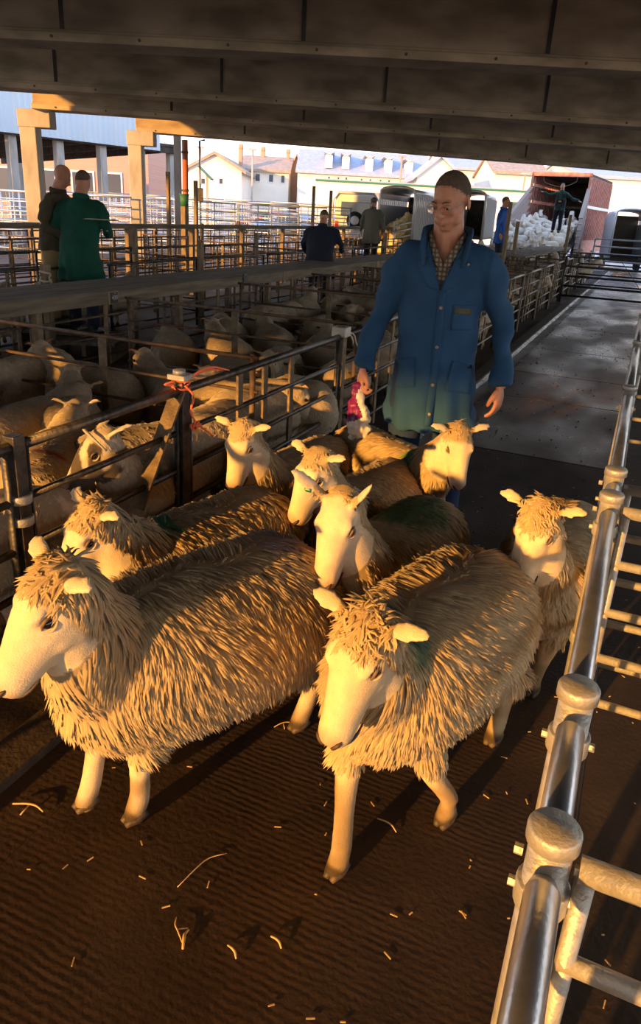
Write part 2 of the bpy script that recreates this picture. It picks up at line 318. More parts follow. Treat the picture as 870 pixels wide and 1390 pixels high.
def sheep_mesh(seed=1, neck=(.46, 0, .74), yaw=0, pitch=38, roll=0, feet=None, ears='side', voxel=.011, wool=.055, nlocks=6500, lrad=.0095, stretch=1.0,
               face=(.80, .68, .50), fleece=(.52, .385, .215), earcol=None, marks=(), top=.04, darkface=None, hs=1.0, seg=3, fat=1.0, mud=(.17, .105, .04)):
    """returns body mesh, fleece mesh and the head frame; local x forward, y left, z up"""
    B = MB(); q = Vector(neck)
    TZ = .45
    tors = [(-.44, 0, TZ+.04), (-.40, 0, TZ+.03), (-.30, 0, TZ+.01), (-.12, 0, TZ-.01), (.06, 0, TZ-.01), (.22, 0, TZ), (.33, 0, TZ+.02), (.40, 0, TZ+.04)]
    tr = [(.05, .06), (.13, .14), (.185, .19), (.205, .205), (.205, .205), (.18, .195), (.135, .165), (.07, .09)]
    B.tube(tors, [(a*fat, b*fat) for a, b in tr], n=20, k=3)
    B.tube([(.24, 0, TZ+.03), (.33, q.y*.25, TZ+.10), (q.x*.5+.20, q.y*.6, (TZ+.12+q.z)*.5), (q.x+.0, q.y, q.z-.02)], [(.13, .15), (.115, .14), (.09, .105), (.068, .075)], n=16, k=3)
    ft = feet or [(.25, .095, 0), (.27, -.095, 0), (-.27, .10, 0), (-.24, -.10, 0)]
    hips = [(.24, .10, TZ-.05), (.24, -.10, TZ-.05), (-.28, .10, TZ), (-.28, -.10, TZ)]
    chains = []
    for i in range(4):
        P_, r_ = leg_chain(hips[i], ft[i], i < 2); chains.append(P_); B.tube(P_, r_, n=10, k=2)
    Hm = Matrix.Rotation(R(yaw), 3, 'Z') @ Matrix.Rotation(R(pitch), 3, 'Y') @ Matrix.Rotation(R(roll), 3, 'X')
    def H(x, y, z): return q+Hm @ (Vector((x, y, z))*hs)
    hp = [(-.05, 0, -.015), (-.01, 0, -.008), (.04, 0, -.012), (.09, 0, -.018), (.14, 0, -.026), (.185, 0, -.034), (.22, 0, -.040), (.246, 0, -.043), (.262, 0, -.046)]
    hr = [(.048, .058), (.064, .080), (.068, .088), (.061, .083), (.050, .071), (.043, .058), (.041, .051), (.036, .043), (.023, .027)]
    upv = Hm @ Vector((0, 0, 1))
    B.tube([H(*p) for p in hp], [(a*hs, b*hs) for a, b in hr], upv=upv, n=16, k=3)
    for sgn in (1, -1):
        B.ell(H(.075, sgn*.046, .042), (.032*hs, .018*hs, .016*hs), Hm, 10, 6)        # brow
        B.ell(H(.085, sgn*.036, -.050), (.05*hs, .024*hs, .034*hs), Hm, 10, 6)         # cheek
        if ears == 'up': ed = [(0, .045, .045), (-.012, .078, .095), (-.02, .108, .145), (-.022, .130, .190)]
        elif ears == 'droop': ed = [(-.01, .055, .035), (-.02, .09, .035), (-.03, .125, .018), (-.035, .150, -.005)]
        elif ears == 'back': ed = [(-.01, .055, .035), (-.05, .08, .040), (-.09, .10, .035), (-.12, .11, .02)]
        else: ed = [(-.01, .055, .038), (-.02, .09, .052), (-.028, .125, .054), (-.032, .152, .046)]
        B.tube([H(a, sgn*b, c) for a, b, c in ed], [(.012*hs, .014*hs), (.009*hs, .026*hs), (.008*hs, .025*hs), (.005*hs, .008*hs)], upv=Hm @ Vector((1, 0, .25)), n=10, k=3)
    me = blob(B, voxel, 5)
    a = getv(me); Hi = np.array(Hm.transposed()); loc = lambda p: ((p-np.array(q)) @ Hi.T)/hs
    hl = np.array([(Hm.transposed() @ (Vector(p)-q))/hs for p in a]) if False else (a-np.array(q)) @ np.array(Hm)/hs
    for sgn in (1, -1):
        a = push(a, H(.080, sgn*.066, .016), .020*hs, Hm @ Vector((0, -sgn*.010*hs, 0)))          # eye socket
        a = push(a, H(.252, sgn*.022, -.024), .010*hs, Hm @ Vector((-.006*hs, 0, 0)))
    a = push(a, H(.262, 0, -.066), .016*hs, Hm @ Vector((-.010*hs, 0, 0)))
    setv(me, a)
    hl = (a-np.array(q)) @ np.array(Hm)/hs; x, y, z = hl.T
    inhead = (np.abs(x) < .34) & (np.abs(y) < .19) & (np.abs(z) < .19) & (x > -.06)
    def lenfn(p):
        l = (p-np.array(q)) @ np.array(Hm)/hs; X, Y, Z = l.T
        v = np.ones(len(p))
        fd = X-.018-np.where(Z > 0, top*1.15, 0)*(1-np.clip(np.abs(Y)/.07, 0, 1)**2) + np.clip(.02-Z, 0, .1)*-.1
        head = (X > -.06) & (X < .40) & (np.abs(Y) < .13) & (np.abs(Z) < .13)
        fm = 1-sm01(fd, -.005, .018); v = np.where(head & (p[:, 0] > .30), v*fm*np.where(X > -.05, .70, 1), v)
        ear = (np.abs(Y) > .072) & (Z > -.03) & (X > -.13) & (X < .06) & (p[:, 0] > .30) & (p[:, 2] > q.z-.10); v = np.where(ear, 0, v)
        # legs: wool down to about knee and hock
        legz = np.where(p[:, 0] > 0, .235, .20); v = v*sm01(p[:, 2], legz-.02, legz+.05)
        return v*wool
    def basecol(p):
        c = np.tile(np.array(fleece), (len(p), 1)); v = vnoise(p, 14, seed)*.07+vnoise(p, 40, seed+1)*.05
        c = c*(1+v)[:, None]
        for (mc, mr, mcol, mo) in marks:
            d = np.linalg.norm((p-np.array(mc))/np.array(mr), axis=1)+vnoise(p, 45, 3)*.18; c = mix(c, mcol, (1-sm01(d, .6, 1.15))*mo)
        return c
    qn0 = np.array(q); wl = lenfn(a)/max(wool, 1e-4); c = basecol(a)*.8
    fcol = np.tile(np.array(face), (len(a), 1))*(1+vnoise(a, 30, seed)*.05)[:, None]
    fcol = mix(fcol, (.42, .25, .18), sm01(x+np.abs(z+.03)*.3, .232, .262)*inhead*.7)
    if darkface is not None:
        fcol = mix(fcol, darkface, ((x > .03) & inhead)*sm01(vnoise(a, 62, seed+5), -.5, -.1)*.95)
    ear = (np.abs(y) > .075) & (z > -.03) & (a[:, 0] > .25) & (a[:, 2] > q.z-.12)
    if earcol is not None: fcol = mix(fcol, earcol, 1.*ear)
    else: fcol = mix(fcol, (.72, .50, .36), ear*sm01(x, -.018, -.006)*.6)
    c = mix(fcol, c, np.clip(wl*1.4, 0, 1))
    legm = np.linalg.norm(a-qn0, axis=1) > .30
    lo = (1-sm01(a[:, 2]+vnoise(a, 30, 9)*.04, .06, .24))*legm; c = mix(c, mud, lo*.85); hf = (1-sm01(a[:, 2]+vnoise(a, 50, 4)*.006, .030, .050))*legm; c = mix(c, (.04, .027, .015), hf*.9)
    setcol(me, np.clip(c, 0, 1))
    qn = np.array(q)
    def flow(p, n_):
        g = np.tile(np.array([-.35, 0, -1.]), (len(p), 1)); topm = sm01(n_[:, 2], .55, .95)
        g[:, 1] += topm*np.sign(p[:, 1]+.02*np.sin(p[:, 0]*20))*1.4
        sw = vnoise(p, 9, seed+7); g[:, 0] += sw*.45; g[:, 1] += vnoise(p, 9, seed+8)*.35
        hd_ = (np.linalg.norm(p-qn, axis=1) < .15)
        up_ = np.array(Hm @ Vector((.5, 0, .1))); g = np.where((hd_ & (n_ @ np.array(Hm @ Vector((0, 0, 1))) > .2))[:, None], up_+rng.normal(size=(len(p), 3))*.5, g)
        return g
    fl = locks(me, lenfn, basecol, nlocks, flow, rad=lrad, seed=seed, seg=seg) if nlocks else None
    H.feet = ft
    return me, fl, H, Hm

def sheep_parts(root, me, fl, H, Hm, hs=1.0, fine=True, wm='wool'):
    link('body', me, M['woolbody'] if fl is not None else M['shortwool'], root)
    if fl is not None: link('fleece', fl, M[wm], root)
    for sgn in (1, -1):
        mb = MB(); mb.ell((0, 0, 0), (.0135*hs, .011*hs, .0125*hs), None, 12, 8); o = mb.build('eye', M['eye'], root); o.location = H(.080, sgn*.0525, .014); o.rotation_euler = Hm.to_euler()
        if fine:
            for kk, (zz, rr_) in enumerate(((.0155, .0042), (-.0135, .0036))):
                mb = MB(); mb.tube([H(.062, sgn*.0585, zz*.45+.012), H(.072, sgn*.0625, zz*.95+.014), H(.087, sgn*.0605, zz*.95+.012), H(.098, sgn*.0530, zz*.3+.010)], [.002*hs, rr_*hs, rr_*hs, .002*hs], n=8, k=3)
                mb.build('eyelid', M['lid'] if kk == 0 else M['lid2'], root)
            mb = MB(); mb.tube([H(.262, sgn*.007, -.040), H(.2635, sgn*.014, -.029), H(.254, sgn*.026, -.022), H(.243, sgn*.031, -.022)], [.0025*hs, .0058*hs, .0055*hs, .002*hs], n=8, k=3); mb.build('nostril', M['mouth'], root)
    if fine:
        for f_ in H.feet:
            for sg in (1, -1): mb = MB(); mb.tube([(f_[0]-.012, f_[1]+sg*.011, f_[2]+.030), (f_[0]+.016, f_[1]+sg*.013, f_[2]+.020), (f_[0]+.048, f_[1]+sg*.009, f_[2]+.008)], [(.017, .022), (.017, .017), (.008, .007)], n=10, k=3); mb.build('hoof', M['hoof'], root)
        mb = MB(); mb.tube([H(.190, .040, -.068), H(.222, .036, -.069), H(.246, .022, -.068), H(.254, 0, -.066), H(.246, -.022, -.068), H(.222, -.036, -.069), H(.190, -.040, -.068)], [.002*hs]+[.0042*hs]*5+[.002*hs], n=6, k=3)
        mb.build('mouth', M['mouth'], root)
M['lid2'] = mat('lower_eyelid', (.5, .38, .27), .7)
M['hoof'] = mat('hoof_horn', (.035, .024, .014), .6, col2=(.10, .065, .03), scale=40)
GREEN = (.03, .17, .07); RED = (.42, .05, .02)
def sheep(label, root, hdg, scale=1.0, group=None, feet=None, **kw):
    hs = kw.get('hs', 1.0); rt = empty('sheep', (root[0], root[1], 0), R(hdg), label, 'sheep', group); rt.scale = (scale,)*3
    if feet:   # world feet to the animal's own axes
        cs, sn = math.cos(R(hdg)), math.sin(R(hdg)); lf = []
        for p in feet:
            if len(p) == 4: lf.append(p[:3])
            else:
                dx, dy = p[0]-root[0], p[1]-root[1]; lf.append(((dx*cs+dy*sn)/scale, (-dx*sn+dy*cs)/scale, p[2]/scale))
        feet = lf
    me, fl, H, Hm = sheep_mesh(feet=feet, **kw); sheep_parts(rt, me, fl, H, Hm, hs); return rt, H, Hm
# ------------------------------------------------------------------ the eight sheep driven up the lane
LG = 'sheep being driven up the lane'
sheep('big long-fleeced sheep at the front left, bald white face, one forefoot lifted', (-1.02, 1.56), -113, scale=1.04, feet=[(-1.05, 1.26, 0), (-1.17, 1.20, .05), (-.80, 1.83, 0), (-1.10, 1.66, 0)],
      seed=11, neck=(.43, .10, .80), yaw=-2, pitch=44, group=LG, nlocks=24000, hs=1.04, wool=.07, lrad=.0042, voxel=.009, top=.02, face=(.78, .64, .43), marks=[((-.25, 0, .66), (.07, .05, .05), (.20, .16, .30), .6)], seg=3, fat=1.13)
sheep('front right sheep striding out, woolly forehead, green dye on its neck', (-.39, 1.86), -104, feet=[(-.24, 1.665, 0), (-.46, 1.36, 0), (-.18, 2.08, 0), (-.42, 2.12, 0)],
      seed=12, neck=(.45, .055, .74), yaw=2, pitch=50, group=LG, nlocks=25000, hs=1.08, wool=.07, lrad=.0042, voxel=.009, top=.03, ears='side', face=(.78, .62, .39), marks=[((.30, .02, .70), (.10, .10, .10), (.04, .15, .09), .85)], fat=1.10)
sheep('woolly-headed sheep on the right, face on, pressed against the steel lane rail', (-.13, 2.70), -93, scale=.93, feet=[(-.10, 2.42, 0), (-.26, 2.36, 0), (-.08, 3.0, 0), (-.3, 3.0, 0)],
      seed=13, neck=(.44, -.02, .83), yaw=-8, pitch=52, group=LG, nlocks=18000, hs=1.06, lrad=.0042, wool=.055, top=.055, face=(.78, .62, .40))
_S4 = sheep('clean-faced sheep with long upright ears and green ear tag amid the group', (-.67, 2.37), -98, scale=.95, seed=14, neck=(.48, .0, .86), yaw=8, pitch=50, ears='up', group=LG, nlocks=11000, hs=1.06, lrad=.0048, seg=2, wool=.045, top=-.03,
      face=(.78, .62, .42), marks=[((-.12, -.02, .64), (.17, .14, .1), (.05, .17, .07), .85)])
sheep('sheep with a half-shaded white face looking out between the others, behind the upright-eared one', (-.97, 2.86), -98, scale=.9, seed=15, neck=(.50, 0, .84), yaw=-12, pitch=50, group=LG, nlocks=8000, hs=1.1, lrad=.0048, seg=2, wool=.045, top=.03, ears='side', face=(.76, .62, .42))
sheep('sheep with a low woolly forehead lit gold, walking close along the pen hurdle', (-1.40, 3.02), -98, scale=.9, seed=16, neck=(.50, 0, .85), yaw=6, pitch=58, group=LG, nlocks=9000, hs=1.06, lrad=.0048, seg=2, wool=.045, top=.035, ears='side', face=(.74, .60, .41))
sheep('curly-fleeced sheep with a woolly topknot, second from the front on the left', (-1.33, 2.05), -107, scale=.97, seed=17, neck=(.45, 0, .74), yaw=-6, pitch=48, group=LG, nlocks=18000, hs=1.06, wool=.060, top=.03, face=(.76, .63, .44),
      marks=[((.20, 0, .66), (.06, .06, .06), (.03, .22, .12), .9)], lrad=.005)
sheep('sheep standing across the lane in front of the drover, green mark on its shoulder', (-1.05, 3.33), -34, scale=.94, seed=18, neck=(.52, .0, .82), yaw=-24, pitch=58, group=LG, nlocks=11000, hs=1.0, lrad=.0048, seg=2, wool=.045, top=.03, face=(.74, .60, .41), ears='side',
      marks=[((.26, -.05, .66), (.08, .07, .06), (.04, .24, .09), .9)])

rt, H, Hm = _S4; mb = MB(); mb.box(-.004, -.012, -.012, .004, .012, .012); o = mb.build('ear_tag', mat('green_plastic_tag', (.02, .22, .14), .4), rt, bevel=.003); o.location = H(.004, -.088, .100); o.rotation_euler = Hm.to_euler()
# ------------------------------------------------------------------ ground
def slab(name, x0, y0, x1, y1, z, m, th=.1, parent=None, kind='structure'):
    mb = MB(); mb.box(x0, y0, z-th, x1, y1, z); o = mb.build(name, m, parent); tag(o, kind=kind); return o
slab('floor', -70, -30, 40, 140, -.012, M['yard'])
slab('floor', -30, -14, -1.46, 32, -.004, M['pen_floor'])
slab('floor', .12, -14, 14, 32, -.004, M['pen_floor'])
lane = empty('lane_floor', (0, 0, 0)); tag(lane, kind='structure')
LX0, LX1 = -1.28, .12
ys = [-6, 5.4, 7.35, 8.72, 10.6, 13.2, 16.0, 18.2, 18.75, 22, 26, 32]
for i in range(len(ys)-1):
    mb = MB(); mb.box(LX0, ys[i]+.008, -.1, LX1, ys[i+1]-.008, 0); o = mb.build('concrete_slab', M['floor'] if i == 0 else M['floor_wet'], lane, bevel=.006)
mb = MB()   # dished gutter along the pens with a kerb beside the hurdles
for (a, b) in ((-6, 4), (4, 9), (9, 14), (14, 20), (20, 32)):
    xs = [-1.47, -1.43, -1.38, -1.32, -1.28]; zs = [.015, -.012, -.024, -.014, -.001]
    n = len(mb.v); nn = 40
    for j in range(nn+1):
        y = a+(b-a)*j/nn
        for x, z in zip(xs, zs): mb.v.append((x, y, (z+.003*math.sin(y*9+x*40))*(1 if y > 4 else .12)-.002))
    for j in range(nn):
        for k in range(4): mb.f.append((n+j*5+k, n+j*5+k+1, n+(j+1)*5+k+1, n+(j+1)*5+k)); mb.sm.append(True)
gt_ = mb.build('gutter', M['gutter']); tag(gt_, kind='structure'); gt_.data.materials.append(M['floor'])
for p_ in gt_.data.polygons: p_.material_index = 1 if p_.center.y < 4.2 else 0
mb = MB(); mb.box(-1.62, -6, -.05, -1.47, 32, .03); tag(mb.build('kerb', mat('kerb_concrete', (.025, .017, .011), .8, col2=(.06, .042, .028), scale=12, bump=.4), bevel=.008), kind='structure')

# ------------------------------------------------------------------ roof over the lane
def beam(A, B, dep=1.0, bolt=0):
    A = Vector(A); B = Vector(B); d = (B-A); L = d.length; ang = math.atan2(d.y, d.x)
    o = empty('roof_beam', A, ang); tag(o, kind='structure')
    mb = MB(); mb.box(0, -.11, .10, L, .11, dep); mb.build('web', M['concrete'], o, bevel=.01)
    mb = MB(); mb.box(0, -.27, 0, L, .27, .10); mb.box(0, -.17, .10, L, .17, .15); mb.build('bottom_flange', M['concrete'], o, bevel=.012)
    mb = MB()
    for i in range(int(L/1.05)):
        for s_ in (-1, 1): mb.tube([(i*1.05+.5, s_*.262, .05), (i*1.05+.5, s_*.288, .05)], .018, n=6, smooth=False)
    b = mb.build('bolts', M['rust'], o); tag(b, kind='stuff')
    mb = MB()
    for i in range(1, int(L/2.9)): mb.box(i*2.9, -.125, .15, i*2.9+.05, .125, dep)
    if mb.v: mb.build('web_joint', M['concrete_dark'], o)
    return o
Z0 = 3.4
def ext(px0, py0, px1, py1, a=0, b=10, z=Z0):
    A = gz(px0, py0, z); B = gz(px1, py1, z); d = (B-A).normalized(); return A-d*a, B+d*b
beam(*ext(0, 58, 870, 103, 5, 8)); beam(*ext(0, 121, 870, 175, 1.9, 8)); beam(*ext(60, 150, 870, 206, .2, 9)); beam(*ext(205, 181, 870, 234, .4, 10))
for k in (1, 2, 3, 4):   # the same row of beams goes on overhead and behind
    A, B = ext(0, 58, 870, 103, 4, 8); off = Vector((.36, -.93, 0))*(-3.0*k) if False else Vector((0, -3.6*k, 0)); beam(A+off, B+off)
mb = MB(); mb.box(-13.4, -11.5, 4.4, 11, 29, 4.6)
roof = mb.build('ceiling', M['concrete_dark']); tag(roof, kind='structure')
# edge beam along the column row and the columns
def column(px, pyt, w_=.42, extra=False, z=Z0, base=-.0):
    p = gz(px, pyt, z); o = empty('column', (p.x, p.y, 0), HEAD); tag(o, kind='structure')
    mb = MB(); mb.box(-w_/2, -w_/2, 0, w_/2, w_/2, z-.25); mb.build('shaft', M['column'], o, bevel=.02)
    mb = MB(); mb.box(-w_/2-.02, -w_/2-.02, z-.34, w_/2+.34, w_/2+.02, z+.02); mb.build('capital', M['column'], o, bevel=.02)
    return p
c1 = column(39, 150, .36); c2 = column(184, 179, .36); 
p = gz(241, 187, Z0)
o = empty('column', (p.x, p.y, 0), HEAD); tag(o, kind='structure')
mb = MB(); mb.box(-.10, -.1, 0, .08, .1, Z0+.1); mb.build('shaft', M['column'], o)
o = empty('drainpipe', (p.x+.26*HU.x, p.y+.26*HU.y-.1, 0), HEAD, 'rust-red downpipe running down the narrow pale column at the roof edge', 'pipe')
M['redpipe'] = mat('red_oxide_pipe', (.42, .12, .06), .6); mb = MB(); mb.tube([(0, 0, 0), (0, 0, Z0-.05)], .085, n=12); mb.build('pipe', M['redpipe'], o)
mb = MB()
for z in (1.0, 2.0, 3.0): mb.tube([(0, 0, z), (0, 0, z+.06)], .10, n=12)
mb.build('pipe_bracket', M['rust'], o)
p2_ = p+Vector((.62*HU.x, .62*HU.y, 0)); o = empty('conduit', (p2_.x, p2_.y, 0), HEAD, 'thin dark conduit with a box hanging beside the rust-red downpipe', 'pipe')
mb = MB(); mb.tube([(0, 0, 0), (0, 0, 3.35), (.15, 0, 3.38)], .03, n=8); mb.build('pipe', M['steel'], o); mb = MB(); mb.box(-.09, -.05, 1.75, .09, .05, 2.12); mb.build('switch_box', M['steel'], o, bevel=.01)
for (cx, cy) in ((-12.5, 2), (-12.5, -8), (8.5, -8), (8.5, 2), (8.5, 14)):
    o = empty('column', (cx, cy, 0)); tag(o, kind='structure'); mb = MB(); mb.box(-.21, -.21, 0, .21, .21, Z0); mb.build('shaft', M['column'], o)
# added walls, unseen behind the camera, keep the sun off the pens
for (xa, xb) in ((-20, -8.7), (-7.9, -7.0)): slab('sun_block_wall', xa, -13.2, xb, -12.9, 3.5, M['column'], th=3.5)
mb = MB(); mb.box(-13.4, -11.9, 3.33, 11, -11.5, 4.4); tag(mb.build('roof_beam', M['concrete']), kind='structure')  # added end beam, out of view, holds the sun below the drover's chest

# ------------------------------------------------------------------ pens
def make_hurdle(L=1.9, top=.9, rails=(.9, .71, .53, .36, .20), mr='steel', r_top=.019, r_=.011, posts=(.5,), pw=.045, label=None, group=None, name='hurdle', ends=True):
    o = empty(name, (0, 0, 0), 0, label, 'hurdle', group)
    for i, z in enumerate(rails):
        mb = MB(); rr = r_top if i == 0 else r_
        mb.tube([(0, 0, z), (L, 0, z)], rr, n=8, upv=(0, 1, 0)); mb.build('rail', M[mr], o)
    if ends:
        for x in (.03, L-.03):
            mb = MB(); mb.tube([(x, 0, .02), (x, 0, rails[0])], .016, n=8, upv=(0, 1, 0)); mb.build('upright', M[mr], o)
    for f in posts:
        mb = MB(); mb.box(L*f-pw/2, -.007, .1, L*f+pw/2, .007, rails[0]); mb.build('strap', M['strap'], o)
    return o
bpy.context.view_layer.update()
def place(o, p, rz, L=None, first=[None], L0=1.9, label=None, group=None, sz=1.0):
    c = copy_tree(o); c.location = (p[0], p[1], p[2] if len(p) > 2 else 0); c.rotation_euler = (0, 0, rz)
    c.scale = ((L/L0) if L else 1, 1, sz)
    if label: c['label'] = label
    if group: c['group'] = group
    return c
def between(o, a, b, label, group=None, L0=1.9, sz=1.0):
    a = Vector((a[0], a[1], 0)); b = Vector((b[0], b[1], 0)); d = b-a
    return place(o, a, math.atan2(d.y, d.x), d.length, L0=L0, label=label, group=group, sz=sz)
def kill(o):
    for c in list(o.children): bpy.data.objects.remove(c)
    bpy.data.objects.remove(o)
FX = -1.80
hF = make_hurdle(posts=(.27, .42, .60), r_top=.021, r_=.014, pw=.05)
hN = make_hurdle(posts=(), r_top=.021, r_=.014)
hP = make_hurdle(posts=(.5,), r_top=.012, r_=.010, mr='rust')
hG = make_hurdle(posts=(.33, .66), r_top=.02, r_=.016, mr='galv_far', rails=(1.0, .82, .64, .47, .31, .16))
hD = make_hurdle(posts=(.25, .5, .75), r_top=.014, r_=.012, mr='steel', pw=.04)
bpy.context.view_layer.update()
FY = [.55, 1.63, 2.58, 4.45, 6.3, 8.2, 10.1, 12.0, 13.9, 15.8, 17.7, 19.6, 21.5, 23.4, 25.3]
FLAB = ['dark hurdle running out of the frame at the bottom left', 'dark hurdle between the collared post and the twine-tied post', 'dark hurdle from the twine-tied post to the golden-lit post by the drover']
for i in range(len(FY)-1):
    lab = FLAB[i] if i < 3 else ('dark hurdle just behind the drover\'s right arm' if i == 3 else f'brown hurdle along the wet lane, {ORD[i-4]} one past the drover going away')
    between(hN if i < 2 else hF, (FX, FY[i]+.03), (FX, FY[i+1]-.03), lab, 'hurdles along the wet lane' if i > 3 else None)
def fence_post(p, h=.95, w_=.06, m='steel', label=None, group=None, collars=()):
    o = empty('fence_post', (p[0], p[1], 0), 0, label, 'post', group)
    mb = MB(); mb.box(-w_/2, -w_/2, 0, w_/2, w_/2, h); mb.build('shaft', M[m], o, bevel=.004)
    for z in collars:
        mb = MB(); mb.tube([(0, 0, z), (0, 0, z+.03)], w_*.82, n=14); mb.build('collar', M['clamp'], o, bevel=.003)
    return o
o = fence_post((FX, 1.63), .94, .05, 'steel', 'dark steel post with a bright metal collar at the left edge', collars=(.70, .62))
o = fence_post((FX, 2.58), .95, .055, 'steel', 'dark steel post tied with orange twine')
mb = MB(); mb.box(-.045, -.04, .95, .045, .04, .975); mb.build('cap', M['clamp'], o, bevel=.004); mb = MB(); mb.tube([(0, -.01, .975), (0, -.01, .995)], .028, n=10, upv=(0, 1, 0)); mb.build('cap_bolt', M['clamp'], o)
mb = MB(); mb.bar((0, -.02, .90), (0, -.34, .45), .012, .07, (1, 0, 0)); mb.build('brace', M['strap'], o)
o = fence_post((FX, 4.45), .97, .06, 'strap', 'rust-stained steel post catching golden light beside the drover\'s hand')
mb = MB(); mb.box(-.05, -.06, .90, .05, .04, .965); mb.build('cap', M['clamp'], o, bevel=.004)
for i, y in enumerate(FY[4:]): fence_post((FX, y), .95, .05, 'strap', f'brown steel post of the wet lane fence, {ORD[i]} one past the drover', 'posts along the wet lane')
# walkway over the pens
W1a, W1b = -4.14, -4.82
wk = empty('walkway', (0, 0, 0), 0, 'long weathered timber walkway raised over the pens, with small number plates on its edge', 'walkway')
ysw = [-2.0, 1.4, 4.95, 8.2, 11.6, 15.1, 18.6, 22]
for i in range(len(ysw)-1):
    for (xa, xb) in ((W1a, W1a-.22), (W1a-.23, W1a-.45), (W1a-.46, W1b)):
        mb = MB(); mb.box(xb, ysw[i]+.004, .915, xa, ysw[i+1]-.004, .955); mb.build('plank', M['plank'], wk, bevel=.004)
    mb = MB(); mb.box(W1a-.03, ysw[i]+.003, .845, W1a+.012, ysw[i+1]-.003, .95); mb.build('edge_board', M['plank'], wk, bevel=.004)
    mb = MB(); mb.box(W1a-.012, ysw[i]-.07, .842, W1a+.02, ysw[i]+.06, .95); mb.build('joint_plate', M['timber'], wk, bevel=.003)
for y in [0.4+1.87*i for i in range(12)]:
    for x in (W1a-.06, W1b+.06): mb = MB(); mb.box(x-.03, y-.03, 0, x+.03, y+.03, .92); mb.build('leg', M['strap'], wk)
wk3 = empty('walkway', (0, 0, 0), 0, 'short greenish timber walkway over the far pens, right of the drover', 'walkway')
for i in range(4):
    for xx in (-3.3, -3.0, -2.7): mb = MB(); mb.box(xx-.145, 16.9+2.4*i, .93, xx+.145, 19.29+2.4*i, .97); mb.build('plank', M['plank'], wk3, bevel=.004)
    for xx in (-3.35, -2.65): mb = MB(); mb.box(xx-.03, 17+2.4*i, 0, xx+.03, 17.06+2.4*i, .93); mb.build('leg', M['strap'], wk3)
def at_x(px, py, x):
    r = ray(px, py); t = x/r[0]; return Vector((x, t*r[1], EYE+t*r[2]))
M['plate'] = mat('black_plate', (.012, .013, .015), .5); M['plate_ink'] = mat('white_plate_figures', (.55, .55, .52), .6)
def text_mesh(s, size, m, name, parent, loc, rot, ext_=.001):
    cu = bpy.data.curves.new('t', 'FONT'); cu.body = s; cu.size = size; cu.align_x = 'CENTER'; cu.align_y = 'CENTER'; cu.extrude = ext_; cu.resolution_u = 2
    t = bpy.data.objects.new('t', cu); C.objects.link(t); dg = bpy.context.evaluated_depsgraph_get(); me = bpy.data.meshes.new_from_object(t.evaluated_get(dg)); bpy.data.objects.remove(t)
    o = link(name, me, m, parent); o.location = loc; o.rotation_euler = rot; return o
for (px, py, s, lab) in ((155, 404, '430', 'small black plate numbered in white on the walkway edge'), (333, 377, '', 'small dark number plate further along the walkway edge')):
    p = at_x(px, py, W1a+.022); o = empty('number_plate', p, 0, lab, 'sign')
    mb = MB(); mb.box(-.003, -.045, -.045, .006, .045, .045); mb.build('plate', M['plate'], o, bevel=.003)
    if s: text_mesh(s, .05, M['plate_ink'], 'figures', o, (.008, 0, 0), (R(90), 0, R(90)))
    mb = MB(); mb.tube([(.006, 0, .036), (.010, 0, .036)], .005, n=6); mb.build('screw', M['clamp'], o)
# cross hurdles dividing the pens, hurdles under the walkway and the pens beyond it
PY = [.2, 3.42, 5.0, 6.9, 8.8, 10.7, 12.6, 14.5, 16.4, 18.3, 20.2, 22.1, 24.0]
for i, y in enumerate(PY):
    lab = {0: 'thin-railed cross hurdle at the near end of the left pens', 1: 'thin-railed cross hurdle meeting the lane fence between the twine-tied and the golden post', 2: 'thin-railed cross hurdle dividing the pens just behind the golden-lit post'}.get(i, f'thin-railed cross hurdle dividing the crowded pens, {ORD[i]} one back from the camera')
    between(hP, (FX-.07, y), (W1a+.10, y), lab, 'cross hurdles of the crowded pens' if i > 2 else None)
for i in range(12):
    between(hP, (W1a-.2, .45+1.87*i), (W1a-.2, 2.25+1.87*i), f'thin-railed hurdle in the dark under the walkway, {ORD[i]} one going away', 'hurdles under the walkway')
for j, x in enumerate((-5.9, -7.6, -9.4, -11.2)):
    for i in range(11 if j < 3 else 9):
        y = 1.0+j*.7+2.0*i; between(hD, (x, y), (x, y+1.92), f'dark hurdle in the {ORD[j]} row beyond the long walkway, {ORD[i]} one going away', 'hurdles of the empty pens', sz=1.05+.03*j)
        if i % 2 == 0 and j < 3: between(hP, (x, y), (x-1.65, y), f'cross hurdle behind the {ORD[j]} row beyond the walkway, beside its {ORD[i]} hurdle', 'cross hurdles of the empty pens', sz=1.05)
        if i % 2 == 0: fence_post((x, y), 1.08+.1*((i+j) % 3), .07, 'timber', f'stained timber post in the {ORD[j]} row beyond the walkway, at its {ORD[i]} hurdle', 'timber posts of the empty pens')
# the raised rail walk seen edge on, just under eye level
W2 = -7.95
wk2 = empty('rail_walk', (0, 0, 0), 0, 'dark timber catwalk at chest height running right across the view before the two men', 'walkway')
for i in range(7):
    mb = MB(); mb.box(W2-.26, 2+3.2*i, 1.24, W2, 2+3.2*i+3.19, 1.31); mb.build('plank', M['plank'], wk2, bevel=.005)
for i in range(12):
    mb = MB(); mb.box(W2-.17, 2.5+1.9*i, 0, W2-.09, 2.58+1.9*i, 1.24); mb.build('leg', M['timber'], wk2)
